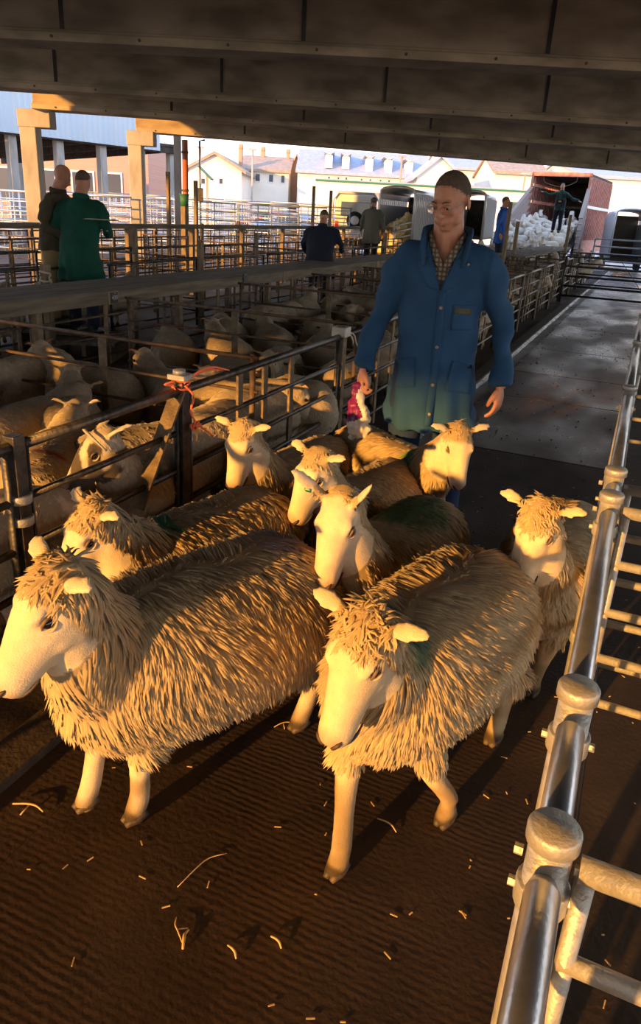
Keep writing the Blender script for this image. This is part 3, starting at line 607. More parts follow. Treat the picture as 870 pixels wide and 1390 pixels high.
# tall sorting posts
for (px, py0, py1, x, lab) in ((424, 252, 305, -8.6, 'tall timber post sticking up left of the crouching figure'), (447, 258, 308, -8.3, 'tall timber post sticking up right of the crouching figure'),
                     (266, 245, 298, -9.0, 'pale timber post standing by the small green roof'), (229, 233, 290, -9.6, 'grey post left of the rust-red downpipe'),
                     (685, 272, 335, -2.9, 'brown timber post in front of the man in the bright blue jacket'), (697, 300, 345, -2.95, 'shorter brown post right of the bright blue jacket'), (768, 290, 334, -2.3, 'thin dark post in front of the white flock')):
    p = at_x(px, py1, x); q = at_x(px-2, py0, x); fence_post((p.x, p.y), q.z, .07 if x < -5 else .075, 'timber', lab)
# green-edged roof board, small bucket
# ------------------------------------------------------------------ galvanised hurdle yard beyond the roof
gy = [('galvanised stock hurdles in the bright yard', 26), ]
def tallh():
    o = make_hurdle(L=1.9, rails=(1.75, 1.5, 1.25, 1.0, .76, .52, .28), r_top=.024, r_=.02, mr='galv_far', posts=(), name='stock_hurdle')
    for f in (.33, .66): mb = MB(); mb.tube([(1.9*f, 0, .1), (1.9*f, 0, 1.75)], .016, n=6, upv=(0, 1, 0)); mb.build('upright', M['galv_far'], o)
    return o
hT = tallh(); bpy.context.view_layer.update()
for gi, (v, px0, px1, z) in enumerate(((20.5, -10, 225, 1.0), (23, 150, 460, 1.0), (25.5, -20, 470, 1.02), (28.5, 60, 480, 1.05), (32, 120, 500, 1.1))):
    a = bv(px0, 300, v); b = bv(px1, 300, v); n = int((b-a).length/1.95); d = (b-a).normalized(); d.z = 0
    for i in range(n):
        q = a+d*1.95*i; between(hT, (q.x, q.y), (q.x+d.x*1.9, q.y+d.y*1.9), f'tall galvanised stock hurdle in the {ORD[gi]} yard row, {ORD[i]} from its left end', 'galvanised hurdles in the bright yard', sz=z)
        if i % 2 == 0: e_ = (q.x+HV.x*1.9, q.y+HV.y*1.9); between(hT, (q.x, q.y), e_, f'galvanised stock hurdle end-on behind the {ORD[gi]} yard row, beside its {ORD[i]} hurdle', 'galvanised hurdles in the bright yard', sz=z)
# gates across the far lane
def gate(v, x0, x1, h, n, m, lab, r_=.022, diag=True):
    o = empty('lane_gate', (x0, v, 0), 0, lab, 'gate'); L = x1-x0
    for i in range(n):
        z = .16+(h-.16)*i/(n-1); mb = MB(); mb.tube([(0, 0, z), (L, 0, z)], r_, n=8, upv=(0, 1, 0)); mb.build('rail', M[m], o)
    for x in (0, L): mb = MB(); mb.tube([(x, 0, .0), (x, 0, h)], r_*1.2, n=8, upv=(0, 1, 0)); mb.build('upright', M[m], o)
    for k in range(1, 3):
        if diag: mb = MB(); mb.bar((L*k/3-.25, .02, h), (L*k/3+.5, .02, .16), .012, .04, (0, 1, 0)); mb.build('brace', M[m], o)
    return o
gate(17.6, FX+.05, 2.4, 1.02, 5, 'steel', 'dark five-bar gate closed across the wet lane', .024)
gate(26.2, FX, 3.2, 1.3, 6, 'galv_far', 'blue-grey galvanised gate beyond the dark five-bar gate', .026, False)
gate(21.5, FX+.02, 3.0, .98, 4, 'steel', 'low dark gate between the five-bar gate and the blue-grey gate', .02, False)
kill(hN); kill(hP); kill(hG); kill(hD); kill(hF); kill(hT)

# ------------------------------------------------------------------ steel lane rail beside the camera, right
RX = .028
posts = [.36, .80, 1.14, 2.19, 2.45, 3.9, 5.6, 7.5]
plab = ['capped galvanised post at the bottom of the lane rail', 'capped galvanised post nearest the camera, round top disc at lower right', 'capped galvanised post, second round disc up the lane rail', 'capped galvanised post with bolt heads beside the face-on sheep', 'clamp-collared galvanised post just beyond the bolt-head post', 'galvanised post at the far end of the lane rail near the right edge', 'far galvanised post of the lane rail', 'furthest galvanised post of the lane rail']
for i, y in enumerate(posts):
    o = empty('rail_post', (RX, y, 0), 0, plab[i], 'post')
    mb = MB(); mb.tube([(0, 0, 0), (0, 0, .915)], .030, n=20, upv=(0, 1, 0)); mb.build('shaft', M['clamp'], o)
    mb = MB(); mb.tube([(0, 0, .905), (0, 0, .925), (0, 0, .93)], [.036, .036, .033], n=24, upv=(0, 1, 0)); mb.build('cap', M['clamp'], o)
    for zc in (.79, .40): mb = MB(); mb.tube([(0, 0, zc), (0, 0, zc+.04)], .037, n=20, upv=(0, 1, 0)); mb.build('collar', M['clamp'], o, bevel=.003)
    for z in (.81, .87) if i in (1, 3, 4) else (.81,):
        for sg in (-1, 1): mb = MB(); mb.tube([(sg*.034, 0, z), (sg*.046, 0, z)], .008, n=6, smooth=False); mb.build('bolt', M['clamp'], o)
for i in range(len(posts)-1):
    a, b = posts[i]+.035, posts[i+1]-.035
    o = empty('side_hurdle', (RX, a, 0), R(90), 'tubular galvanised lane hurdle, ' + ['its near end cut by the bottom edge', 'the short section between the two nearest discs', 'the long section beside the face-on sheep', 'the very short section between the paired posts', 'the section running up beyond the paired posts', 'the section at the right edge', 'the furthest section'][i], 'hurdle')
    L = b-a
    for j, z in enumerate((.875, .70, .53, .36, .19)):
        mb = MB(); rr = .0235 if j == 0 else .0145
        mb.tube([(0, 0, z-.02 if j == 0 else z), (.03, 0, z), (L-.03, 0, z), (L, 0, z-.02 if j == 0 else z)], [rr*.8, rr, rr, rr*.8], n=16 if j == 0 else 10, upv=(0, 1, 0)); mb.build('rail', M['galv'], o)
    if L > .8:
        for f in (.12, .5, .88): mb = MB(); mb.tube([(L*f, 0, .17), (L*f, 0, .87)], .012, n=8, upv=(0, 1, 0)); mb.build('upright', M['galv'], o)
for (y, lab, hh) in ((.80, 'galvanised cross hurdle running off right from the nearest disc-topped post', 0), (2.19, 'galvanised cross hurdle running off right from the bolt-head post', 0), (2.47, 'second galvanised cross hurdle close behind the bolt-head post', -.02), (5.6, 'far galvanised cross hurdle at the right edge', 0)):
    o = empty('cross_hurdle', (RX+.04, y, 0), 0, lab, 'hurdle')
    for j, z in enumerate((.875, .70, .53, .36, .19)):
        mb = MB(); mb.tube([(0, 0, z+hh), (1.9, 0, z+hh)], .0185 if j == 0 else .0145, n=14, upv=(0, 1, 0)); mb.build('rail', M['clamp'], o)
    for x in (.01, .75, 1.9): mb = MB(); mb.tube([(x, 0, .1), (x, 0, .875+hh)], .014, n=8, upv=(0, 1, 0)); mb.build('upright', M['clamp'], o)
# ties of twine
def twine(lab, base, strands, m, cat='twine', r_=.006):
    o = empty('twine', base, 0, lab, cat); mb = MB()
    mb.tube([Vector(p) for p in strands[0]], r_, n=6, k=5); mb.build('knot', m, o)
    for s_ in strands[1:]:
        mb = MB(); mb.tube([Vector(p) for p in s_], [r_]*(len(s_)-1)+[r_*.6], n=6, k=5); mb.build('strand', m, o)
ang = [i*math.pi/4 for i in range(19)]
P1 = (FX, 2.58, .93)
twine('orange baler twine knotted round the post top, its loose ends hanging', P1,
      [[(.036*math.cos(t)+.004*math.sin(3*t), .036*math.sin(t), .0+.02*math.sin(t*.37)) for t in ang], [(.03, -.02, .01), (.05, .06, .045), (.06, .16, .055), (.055, .26, .03), (.05, .33, .01)], [(.02, -.03, .0), (.03, .06, .03), (.045, .16, .045), (.045, .24, .02)],
       [(.036, -.02, 0), (.06, .01, -.05), (.05, .0, -.12), (.055, .03, -.17)], [(.055, .03, -.17), (.065, .0, -.19), (.06, .05, -.175), (.06, .02, -.21), (.055, -.01, -.18), (.06, .07, -.20), (.05, .02, -.165)], [(.055, .03, -.18), (.07, .08, -.22), (.075, .15, -.27)],
       [(.0, -.05, .02), (-.02, -.09, .01), (-.01, -.05, .0), (.02, -.07, -.01)]], M['twine_orange'], r_=.0055)
twine('pale twine tied to the golden-lit post by the drover, its end dangling', (FX, 4.45, .93),
      [[(.042*math.cos(t), .042*math.sin(t), .02*math.sin(t*.4)) for t in ang], [(.03, .03, 0), (.05, .10, -.03), (.055, .14, -.09), (.06, .22, -.15), (.06, .26, -.2)], [(.04, .02, 0), (.06, .06, -.06), (.05, .08, -.1)]], M['twine_white'], r_=.006)
p = hd(62, 375, 8.2)
twine('frayed pale twine bundle tied on a timber post above the walkway at the left', p, [[(.05*math.cos(t), .05*math.sin(t), .05*math.sin(t*.4)) for t in ang]]+[[(.04*math.cos(a_), .04*math.sin(a_), 0), (.07*math.cos(a_), .05*math.sin(a_), -.08), (.05*math.cos(a_), .06, -.16-.02*k)] for k, a_ in enumerate((0, 1, 2, 3, 4))], M['twine_white'], r_=.011)
fence_post((p.x, p.y), p.z+.12, .08, 'timber', 'timber post wrapped in frayed pale twine above the walkway')
# ------------------------------------------------------------------ penned sheep
def proto(name, nl, detail=True, **kw):
    me, fl, H, Hm = sheep_mesh(nlocks=nl, **kw); o = empty('sheep', (0, 0, 0), 0, 'x', 'sheep')
    sheep_parts(o, me, fl, H, Hm, kw.get('hs', 1), fine=False); return o
PW = dict(fat=1.14, fleece=(.52, .42, .29), face=(.60, .48, .34), wool=.026, lrad=.0050, seg=2, voxel=.014)
PR = [proto('a', 7000, seed=31, neck=(.53, 0, .70), yaw=10, pitch=42, earcol=(.42, .20, .10), top=.02, **PW),
      proto('b', 7000, seed=32, neck=(.56, .03, .62), yaw=30, pitch=55, earcol=(.50, .34, .22), top=.05, **PW),
      proto('c', 6000, seed=33, neck=(.60, -.02, .52), yaw=-20, pitch=65, top=.03, **PW),
      proto('d', 6000, seed=34, neck=(.51, -.05, .72), yaw=-55, pitch=28, earcol=(.35, .16, .08), darkface=(.035, .025, .02), top=.0, **PW),
      proto('e', 6000, seed=35, neck=(.52, .05, .70), yaw=50, pitch=25, earcol=(.40, .18, .09), darkface=(.22, .12, .06), top=.02, **PW)]
marked = proto('f', 7000, seed=36, neck=(.55, 0, .66), yaw=0, pitch=50, marks=[((-.28, .03, .66), (.10, .035, .06), (.40, .05, .02), .95), ((-.20, -.05, .66), (.03, .12, .06), (.40, .05, .02), .9)], **PW)
bpy.context.view_layer.update()
def pens(o, p, hdg, s=1.0, label=None, group=None):
    c = copy_tree(o); c.location = (p[0], p[1], 0); c.rotation_euler = (0, 0, R(hdg)); c.scale = (s, s, s)
    c['label'] = label; c['category'] = 'sheep'
    if group: c['group'] = group
    return c
near = [  # prototype, pixel on its back, height there, heading, label
    (marked, (62, 568), .72, 118, 'penned sheep with red dye marks on its rump, left of the twine-tied post'),
    (PR[0], (85, 510), .74, 128, 'penned sheep facing away with one pale ear cocked, above the red-marked one'),
    (PR[2], (25, 720), .70, 70, 'penned sheep half hidden behind the collared post at the left edge'),
    (PR[2], (215, 570), .66, 80, 'pale penned sheep with a teal dye smear beside the twine-tied post'),
    (PR[2], (270, 575), .70, 62, 'large penned sheep right of the twine-tied post, head down behind the rails'),
    (PR[1], (30, 530), .70, 95, 'penned sheep at the left edge behind the red-marked one'),
    (PR[0], (235, 480), .74, 150, 'penned sheep with a raised brown ear in the middle of the second pen'),
    (PR[0], (120, 470), .76, 170, 'penned sheep with a brown ear, nearest under the walkway number plate'),
    (PR[3], (330, 462), .74, -35, 'penned sheep with a dark patched face turned back to its neighbour'),
    (PR[1], (290, 500), .70, 20, 'penned sheep lit gold on its back behind the thin cross rail'),
    (PR[4], (400, 500), .70, -150, 'penned sheep lying its back in the light just left of the golden post'),
    (PR[2], (400, 560), .66, 95, 'penned sheep with a round rump close behind the lane hurdle'),
    (PR[2], (480, 545), .62, 80, 'penned sheep peering through the rails behind the bag of the drover'),
]
for o, (px, py), z, h, lab in near:
    q = gz(px, py, z); pens(o, (min(q.x, -2.12), q.y), h, random.uniform(.9, 1.0), lab)
taken = [gz(px, py, z) for _, (px, py), z, _, _ in near]
def fill(x0, x1, y0, y1, hd_, lab, grp, dx=.56, dy=.98, pr=None):
    y = y0; ri = -1
    while y < y1-.35:
        x = x0; ri += 1; ci = -1
        while x < x1:
            ci += 1
            X = x+random.uniform(-.05, .05); Y = y+random.uniform(-.12, .12)
            if all((Vector((X, Y))-t.xy).length > .50 for t in taken):
                h = hd_+random.uniform(-28, 28)+(180 if random.random() < .22 else 0)
                k = random.choices(range(5), (5, 5, 4, .8, 1.2))[0]; pens(PR[k], (X, Y), h, random.uniform(.86, 1.0), lab+(f', {ORD[ri]} row back' if ri or y1-y0 > 1.3 else '')+f', {ORD[ci]} from the walkway', grp)
            x += dx
        y += dy
fill(-3.8, -2.0, 1.1, 3.3, 95, 'cream sheep in the nearest left pen', 'sheep in the nearest pen')
fill(-3.85, -2.0, 3.75, 5.0, 100, 'cream sheep in the second pen back', 'sheep in the second pen')
for ia, (a, b) in enumerate(((5.35, 6.9), (7.3, 8.8), (9.2, 10.7))):
    fill(-3.85, -2.0, a, b, 110, f'cream sheep in the {ORD[ia+2]} pen back', 'sheep in the middle pens', dx=.58)
for ia, (a, b) in enumerate(((11.1, 12.6), (13.0, 14.5), (14.9, 16.4), (16.8, 18.3))):
    fill(-3.4, -2.3, a, b, -4, f'brown-lit sheep in the {ORD[ia+5]} pen back', 'sheep in the far pens', dx=.95, dy=.5)
for ix, x in enumerate((-6.5, -6.9)): fill(x, x+.1, 6, 9, 120, f'sheep seen dimly beyond the walkway, {ORD[ix]} file', 'sheep beyond the walkway')
# horned-looking sheep with a dark patched face right at the fence
rt, H, Hm = sheep('dark-patched sheep with a curved pale horn band, face through the hurdle at the left', (-2.00, 2.66), -84, scale=.93, seed=41, neck=(.50, .05, .80), yaw=-40, pitch=40, nlocks=6000,
      wool=.03, lrad=.0055, seg=2, top=.02, face=(.62, .52, .38), darkface=(.07, .055, .045), ears='back', hs=1.05, fleece=(.55, .46, .33), marks=[((.25, .1, .6), (.08, .08, .06), (.02, .20, .17), .9)])
mb = MB(); mb.tube([H(.03, -.085, -.02), H(.035, -.08, .05), H(.03, -.035, .098), H(.03, .02, .104), H(.03, .07, .075), H(.03, .088, .01)], [(.008, .005)]*6, n=8, k=4); mb.build('horn', M['horn'], rt)
for o in PR+[marked]: kill(o)
# ------------------------------------------------------------------ the white flock at the lorry
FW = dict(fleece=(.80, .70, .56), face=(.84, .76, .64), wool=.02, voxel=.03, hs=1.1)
WF = []
for i, (yw, pt, nk) in enumerate(((20, 40, (.5, 0, .78)), (-30, 55, (.55, 0, .62)), (10, 60, (.55, .02, .9)))):
    me, fl, H, Hm = sheep_mesh(seed=50+i, nlocks=0, neck=nk, yaw=yw, pitch=pt, darkface=(.12, .10, .09) if i == 1 else None, **FW); me.materials.clear(); me.materials.append(M['shortwool']); WF.append(me)
def white_sheep(p, hdg, k, lab):
    o = bpy.data.objects.new('sheep', WF[k]); C.objects.link(o); o.location = p; o.rotation_euler = (0, 0, R(hdg)); tag(o, lab, 'sheep', 'white flock unloading from the lorry')
    o.scale = (1.05,)*3
# ------------------------------------------------------------------ people
def skin_mat(name, c): return mat(name, c, .55, sss=.12, col2=tuple(min(1, v*1.15) for v in c), scale=30, bump=.08, bscale=200)
M['skin'] = skin_mat('ruddy_skin', (.50, .235, .145))
M['hair'] = mat('cropped_brown_hair', (.085, .055, .038), .8, col2=(.13, .09, .062), scale=60)
M['greyhair'] = mat('grey_hair', (.20, .16, .13), .8)
M['coat_blue'] = mat('blue_drill_coat', (.012, .060, .145), .85, col2=(.018, .082, .185), scale=7, bump=.35, bscale=900)
M['navy'] = mat('navy_cloth', (.008, .012, .03), .85); M['navy_leg'] = mat('blue_overall_cloth', (.01, .03, .085), .85)
M['green'] = mat('green_coat_cloth', (.0, .052, .030), .9, col2=(.0, .075, .045), scale=6); M['brown'] = mat('olive_brown_jacket', (.045, .036, .02), .9, col2=(.08, .065, .035), scale=8)
M['tan'] = mat('tan_trousers', (.25, .18, .085), .9); M['greycoat'] = mat('grey_green_coat', (.12, .12, .09), .9); M['brightblue'] = mat('bright_blue_jacket', (.01, .09, .42), .7)
M['bottle'] = mat('bottle_green_jumper', (.02, .06, .045), .9); M['boot'] = mat('rubber_boot', (.02, .022, .018), .4); M['shirt_dark'] = mat('dark_shirt', (.04, .04, .035), .9)
def check_mat():
    m = bpy.data.materials.new('checked_shirt'); m.use_nodes = True; n = m.node_tree; b = n.nodes['Principled BSDF']; b.inputs['Roughness'].default_value = .85
    t = n.nodes.new('ShaderNodeTexCoord'); a = []
    for i in range(2):
        wv = n.nodes.new('ShaderNodeTexWave'); wv.bands_direction = 'XZ'[i]; wv.inputs['Scale'].default_value = 16; wv.inputs['Distortion'].default_value = 1.2; n.links.new(t.outputs['Object'], wv.inputs[0]); a.append(wv)
    mu = n.nodes.new('ShaderNodeMath'); mu.operation = 'MULTIPLY'; n.links.new(a[0].outputs[1], mu.inputs[0]); n.links.new(a[1].outputs[1], mu.inputs[1])
    ad = n.nodes.new('ShaderNodeMath'); ad.operation = 'ADD'; ad.inputs[1].default_value = 0; n.links.new(mu.outputs[0], ad.inputs[0])
    rp = n.nodes.new('ShaderNodeValToRGB'); rp.color_ramp.elements[0].color = (.075, .055, .04, 1); rp.color_ramp.elements[1].color = (.30, .24, .16, 1); rp.color_ramp.elements[1].position = .8
    e_ = rp.color_ramp.elements.new(.3); e_.color = (.20, .17, .13, 1)
    n.links.new(ad.outputs[0], rp.inputs[0]); n.links.new(rp.outputs[0], b.inputs['Base Color']); return m
M['check'] = check_mat()

def hand(B, w_, d, s, curl=.5, grip=False, k=1.0):
    """wrist w_, d along the hand, s towards the thumb; palm faces n = d x s"""
    w_ = Vector(w_); d = Vector(d).normalized(); s = Vector(s); s = (s-d*s.dot(d)).normalized(); n = d.cross(s)
    Rm = Matrix((s, d, n)).transposed()
    B.ell(w_+d*.045*k, (.040*k, .055*k, .017*k), Rm, 14, 8); B.ell(w_+d*.068*k, (.042*k, .026*k, .015*k), Rm, 14, 8)
    for i, (off, ln) in enumerate(((.031, .074), (.0105, .083), (-.0105, .077), (-.031, .060))):
        p = w_+d*(.078-abs(off)*.12)*k+s*off*k; c = curl*(1+.12*i)+(0 if not grip else .55); pts = [p-d*.012*k, p]; a_ = .12+c*.35; q = p
        dirv = (d+s*off*2.2).normalized()
        for seg_, f in enumerate((.46, .31, .26)):
            dd = (dirv*math.cos(a_)+n*math.sin(a_)); q = q+dd*ln*f*k; pts.append(q); a_ += c*.75
        B.tube(pts, [.0095*k, .0098*k, .0092*k, .0083*k, .0066*k], n=10, k=2)
    th = [w_+d*.012*k+s*.022*k, w_+d*.035*k+s*.040*k+n*.010*k, w_+d*.062*k+s*.048*k+n*.022*k, w_+d*.086*k+s*(.042 if not grip else .03)*k+n*.032*k]
    B.tube(th, [.014*k, .0135*k, .011*k, .0085*k], n=10, k=3)

def person(label, loc, rz, height=1.78, voxel=.014, face_yaw=0, face_pitch=0, arms=None, coat='green', coat_len=.75, trousers='navy', hair='hair', hairfn=None, lean=0, feet=None, hands=None, collar=True, cap=None, fine=False, seat=None, cvox=.016, wide=1.0):
    """built at 1.80 m then scaled; faces -y, own left is +x. arms: ((elbow, wrist) right, (elbow, wrist) left)"""
    o = empty('person', loc, rz, label, 'person'); s = height/1.80; o.scale = (s, s, s)
    arms = arms or (((-.29, .02, 1.17), (-.31, -.06, .92)), ((.29, .02, 1.17), (.31, -.06, .92)))
    feet = feet or ((-.12, .0), (.12, -.03)); hands = hands or ((.35, False), (.35, False))
    lv = Vector((0, -lean, 0)); Lz = lambda p: Vector(p)+Vector((0, -lean*max(0, (p[2]-.95)/.6), 0))
    B = MB()
    B.tube([(0, .0, .88), (0, .0, 1.0), Lz((0, .0, 1.2)), Lz((0, 0, 1.36)), Lz((0, .01, 1.47))], [(.13, .09), (.14, .10), (.14, .10), (.14, .09), (.08, .065)], upv=(0, 1, 0), n=16, k=2)
    hc = Lz((0, -.03, 1.645)); neck0 = Lz((0, .015, 1.44))
    B.tube([neck0, (neck0+hc)/2+Vector((0, .012, .0)), hc+Vector((0, .015, -.03))], [.085, .068, .062], upv=(0, 1, 0), n=14, k=2)
    Hr = (Matrix.Rotation(R(face_yaw), 3, 'Z') @ Matrix.Rotation(R(face_pitch), 3, 'X'))
    def h(x, y, z): return hc+Hr @ Vector((x, y, z))
    def E(x, y, z, r_, rt=None): B.ell(h(x, y, z), r_, Hr if rt is None else Hr @ rt, 16, 10)
    E(0, .018, .035, (.076, .095, .092)); E(0, -.012, -.005, (.068, .080, .080)); E(0, -.028, -.058, (.055, .060, .045)); E(0, -.055, -.088, (.030, .030, .020)); E(0, -.01, -.06, (.060, .06, .03))
    B.tube([h(0, -.088, .022), h(0, -.100, .0), h(0, -.112, -.022), h(0, -.108, -.032)], [.009, .0105, .0135, .010], upv=Hr @ Vector((0, 1, 0)), n=10, k=3)
    for q in (1, -1):
        E(q*.012, -.098, -.031, (.0085, .012, .008)); E(q*.031, -.080, .022, (.026, .012, .0085)); E(q*.038, -.056, -.022, (.022, .022, .020)); E(q*.045, -.035, -.062, (.02, .03, .022))
        E(q*.079, .016, -.004, (.008, .020, .033), Matrix.Rotation(q*.35, 3, 'Z')); E(q*.031, -.076, .0, (.0145, .010, .0105))
    B.tube([h(-.025, -.080, -.056), h(-.010, -.092, -.053), h(0, -.0935, -.0545), h(.010, -.092, -.053), h(.025, -.080, -.056)], [.003, .0058, .0062, .0058, .003], n=8, k=2)
    B.tube([h(-.022, -.080, -.066), h(0, -.091, -.068), h(.022, -.080, -.066)], [.003, .0072, .003], n=8, k=3)
    sh = [Lz((-.165*wide, 0, 1.375)), Lz((.165*wide, 0, 1.375))]
    for i in range(2):
        e_, w_ = Vector(arms[i][0]), Vector(arms[i][1])
        B.tube([sh[i]*.0+Lz((sh[i].x*.4, 0, 1.39)), sh[i], sh[i].lerp(e_, .5), e_, e_.lerp(w_, .4), w_], [.05, .048, .038, .030, .028, .026], n=12, k=2)
        d = (w_-e_).normalized(); sd = Vector((0, -1, 0)) if abs(d.y) < .8 else Vector((0, 0, 1)); cu, gr = hands[i]
        if len(arms[i]) > 2: d = Vector(arms[i][2])
        if len(arms[i]) > 3: sd = Vector(arms[i][3])
        if i == 0: # right hand mirrored: thumb side kept, palm flipped by swapping handedness
            B2 = MB(); hand(B2, (0, 0, 0), (0, 0, -1), (0, -1, 0), cu, gr, 1.05)
            dd = d.normalized(); ss = (sd-dd*sd.dot(dd)).normalized(); nn = -(dd.cross(ss))
            # local axes: d=-z, s=-y, n=d x s = (-z)x(-y) = -x
            T = Matrix((-nn, -ss, -dd)).transposed(); B.add([w_+T @ Vector(v) for v in B2.v], [tuple(reversed(f)) for f in B2.f], True)
        else: hand(B, w_, d, sd, cu, gr, 1.05)
    hipz = .93
    for i in range(2):
        x = (-.095, .095)[i]; fx, fy = feet[i]
        if seat: pts = [(x, 0, .92), (x, -.02, .8), (fx, -.12, .48), (fx, fy, .09)]
        else: pts = [(x, 0, .92), ((x+fx)/2, -.01, .70), ((x+fx)/2, -.02+fy*.4, .48), (fx, fy+.01, .25), (fx, fy, .07)]
        B.tube(pts, [.085, .075, .052, .045, .036][:len(pts)] if not seat else [.085, .08, .055, .036], n=12, k=2); B.tube([(fx, fy+.03, .05), (fx, fy-.06, .045), (fx, fy-.15, .03)], [(.035, .04), (.042, .035), (.035, .022)], n=10, k=2)
    me = blob(B, voxel, 3 if fine else 4); a = getv(me)
    for q in (1, -1):
        a = push(a, h(q*.031, -.088, .004), .014, Hr @ Vector((0, .006, 0))); a = push(a, h(q*.016, -.092, .004), .010, Hr @ Vector((0, .006, 0)))
        a = push(a, h(q*.03, -.085, -.045), .012, Hr @ Vector((0, .003, 0)))
    a = push(a, h(0, -.095, -.061), .008, Hr @ Vector((0, .003, 0))); a = push(a, h(0, -.08, -.078), .012, Hr @ Vector((0, .004, 0)))
    setv(me, a); link('body', me, M['skin'], o)
    # hair: a scalp shell
    hl = (a-np.array(hc)) @ np.array(Hr); top = hairfn(hl) if hairfn else (hl[:, 2] > .052-.9*np.clip(hl[:, 1]+.02, -.2, .09)) & (np.linalg.norm(hl-np.array([0, .01, .03]), axis=1) < .14) & (np.abs(hl[:, 0]) < .0795)
    N = getn(me); idx = {}; mb = MB(); vs_ = []; 
    keep = [p for p in me.polygons if all(top[v] for v in p.vertices)]
    used = sorted({v for p in keep for v in p.vertices}); mp = {v: i for i, v in enumerate(used)}
    if used and fine:
        hm = bpy.data.meshes.new('scalp'); hm.from_pydata([tuple(c) for c in a[used]], [], [tuple(mp[v] for v in p.vertices) for p in keep]); hm.update(); edge = np.array(used)
        def hl_len(p):
            l = (p-np.array(hc)) @ np.array(Hr); return .008*(1-.30*sm01(l[:, 1], -.02, -.09))*(vnoise(p, 160, 8) > -1.1)
        fl = locks(hm, hl_len, lambda p: np.tile(np.array([.075, .052, .036]), (len(p), 1))*(1+(vnoise(p, 60, 3)*.2)[:, None]), 11000, lambda p, n_: np.tile(np.array([.0, .3, -1.]), (len(p), 1)), rad=.0015, seed=5, seg=2, wave=.0, clump=1)
        for v in hm.vertices: v.co += v.normal*.0004
        hc_ = link('hair', hm, M['hair'], o); link('cropped_strands', fl, M['wool'], hc_)
    elif used:
        co = a[used]+N[used]*(.0018 if fine else .004); mb.add([tuple(c) for c in co], [tuple(mp[v] for v in p.vertices) for p in keep], True)
        ho = mb.build('hair', M[hair], o); sm = ho.modifiers.new('thick', 'SOLIDIFY'); sm.thickness = .004; sm.offset = -1
    for q in (1, -1):
        mb = MB(); mb.ell(h(q*.031, -.0765, .002), (.0115, .0115, .0115), Hr, 12, 8); e2 = mb.build('eye', mat('eye_white', (.45, .42, .38), .3) if 'ew' not in M else M['ew'], o); M['ew'] = e2.data.materials[0]
        mb = MB(); mb.ell(h(q*.031, -.0845, .0), (.0055, .0042, .0055), Hr, 10, 6); mb.build('iris', M['eye'], e2)
        if fine:
            mb = MB(); mb.tube([h(q*.018, -.0855, .004), h(q*.030, -.0895, .0085), h(q*.043, -.083, .004)], [.002, .0045, .002], n=8, k=3); mb.build('eyelid', M['skin'], o)
            mb = MB(); mb.tube([h(q*.014, -.094, .024), h(q*.031, -.0945, .030), h(q*.047, -.082, .024)], [.002, .0035, .0015], n=8, k=3); mb.build('eyebrow', M['hair'], o)
    if cap:
        mb = MB(); mb.ell(h(0, .012, .058), (.088, .105, .058), Hr, 16, 9); mb.ell(h(0, -.075, .045), (.06, .06, .012), Hr, 14, 6); link('cap', blob(mb, .008, 3), M[cap], o)
    # legs of cloth
    B = MB()
    B.tube([(0, 0, .80), (0, .0, .90), (0, 0, 1.02)], [(.14, .11), (.175, .125), (.165, .115)], upv=(0, 1, 0), n=16, k=2)
    for i in range(2):
        x = (-.095, .095)[i]; fx, fy = feet[i]; B.tube([(x, 0, .92), ((x+fx)/2, -.01, .70), ((x+fx)/2, -.02+fy*.4, .48), (fx, fy+.01, .30), (fx, fy, .10)], [(.10, .11), (.095, .10), (.078, .085), (.072, .078), (.07, .08)], upv=(0, 1, 0), n=14, k=2)
    link('trousers', blob(B, cvox, 3), M[trousers], o)
    for i in range(2):
        fx, fy = feet[i]; B = MB(); B.tube([(fx, fy+.02, .26), (fx, fy+.02, .10)], [(.062, .068), (.055, .06)], upv=(0, 1, 0), n=12); B.tube([(fx, fy+.07, .045), (fx, fy-.06, .05), (fx, fy-.20, .035)], [(.045, .045), (.052, .05), (.045, .034)], n=12, k=3); link('boot', blob(B, .014, 2), M['boot'], o)
    # coat
    B = MB(); zb = coat_len; W = wide
    B.tube([(0, .0, zb), (0, .0, (zb+1.0)/2), (0, .0, 1.02), Lz((0, 0, 1.18)), Lz((0, .0, 1.33)), Lz((0, .0, 1.42)), Lz((0, .008, 1.475)), Lz((0, .012, 1.50))],
           [(.225*W, .165), (.208*W, .155), (.192*W, .142), (.192*W, .138), (.196*W, .138), (.165*W, .118), (.115, .095), (.078, .078)], upv=(0, 1, 0), n=28, k=3)
    for i in range(2):
        q = (-1, 1)[i]; e_, w_ = Vector(arms[i][0]), Vector(arms[i][1]); s0 = Lz((q*.07, .0, 1.435)); s1 = Lz((q*.180*W, 0, 1.385))
        B.tube([s0, s1, s1.lerp(e_, .5), e_, e_.lerp(w_, .5), w_.lerp(e_, .04)], [(.058, .064), (.070, .078), (.062, .068), (.055, .060), (.052, .057), (.050, .056)], n=16, k=3)
    cm = blob(B, cvox, 4); a = getv(cm); N = getn(cm)
    f = np.sin(a[:, 2]*38+vnoise(a, 9, 2)*3.0)*.5+vnoise(a, 16, 4); am = (np.abs(a[:, 0]) > .20*W)*1.0
    a += N*(f*(.0055+.005*am)+np.sin(a[:, 2]*16+a[:, 0]*22+vnoise(a, 6, 12)*2)*.004)[:, None]
    sk = sm01(1.0-a[:, 2], 0, .25)*(np.abs(a[:, 0]) < .25*W); a += N*(np.sin(np.arctan2(a[:, 1], a[:, 0])*9+a[:, 2]*6)*.010*sk)[:, None]
    setv(cm, a)
    return o, dict(h=h, Hr=Hr, hc=hc, coat=cm, coatmat=coat, Lz=Lz)
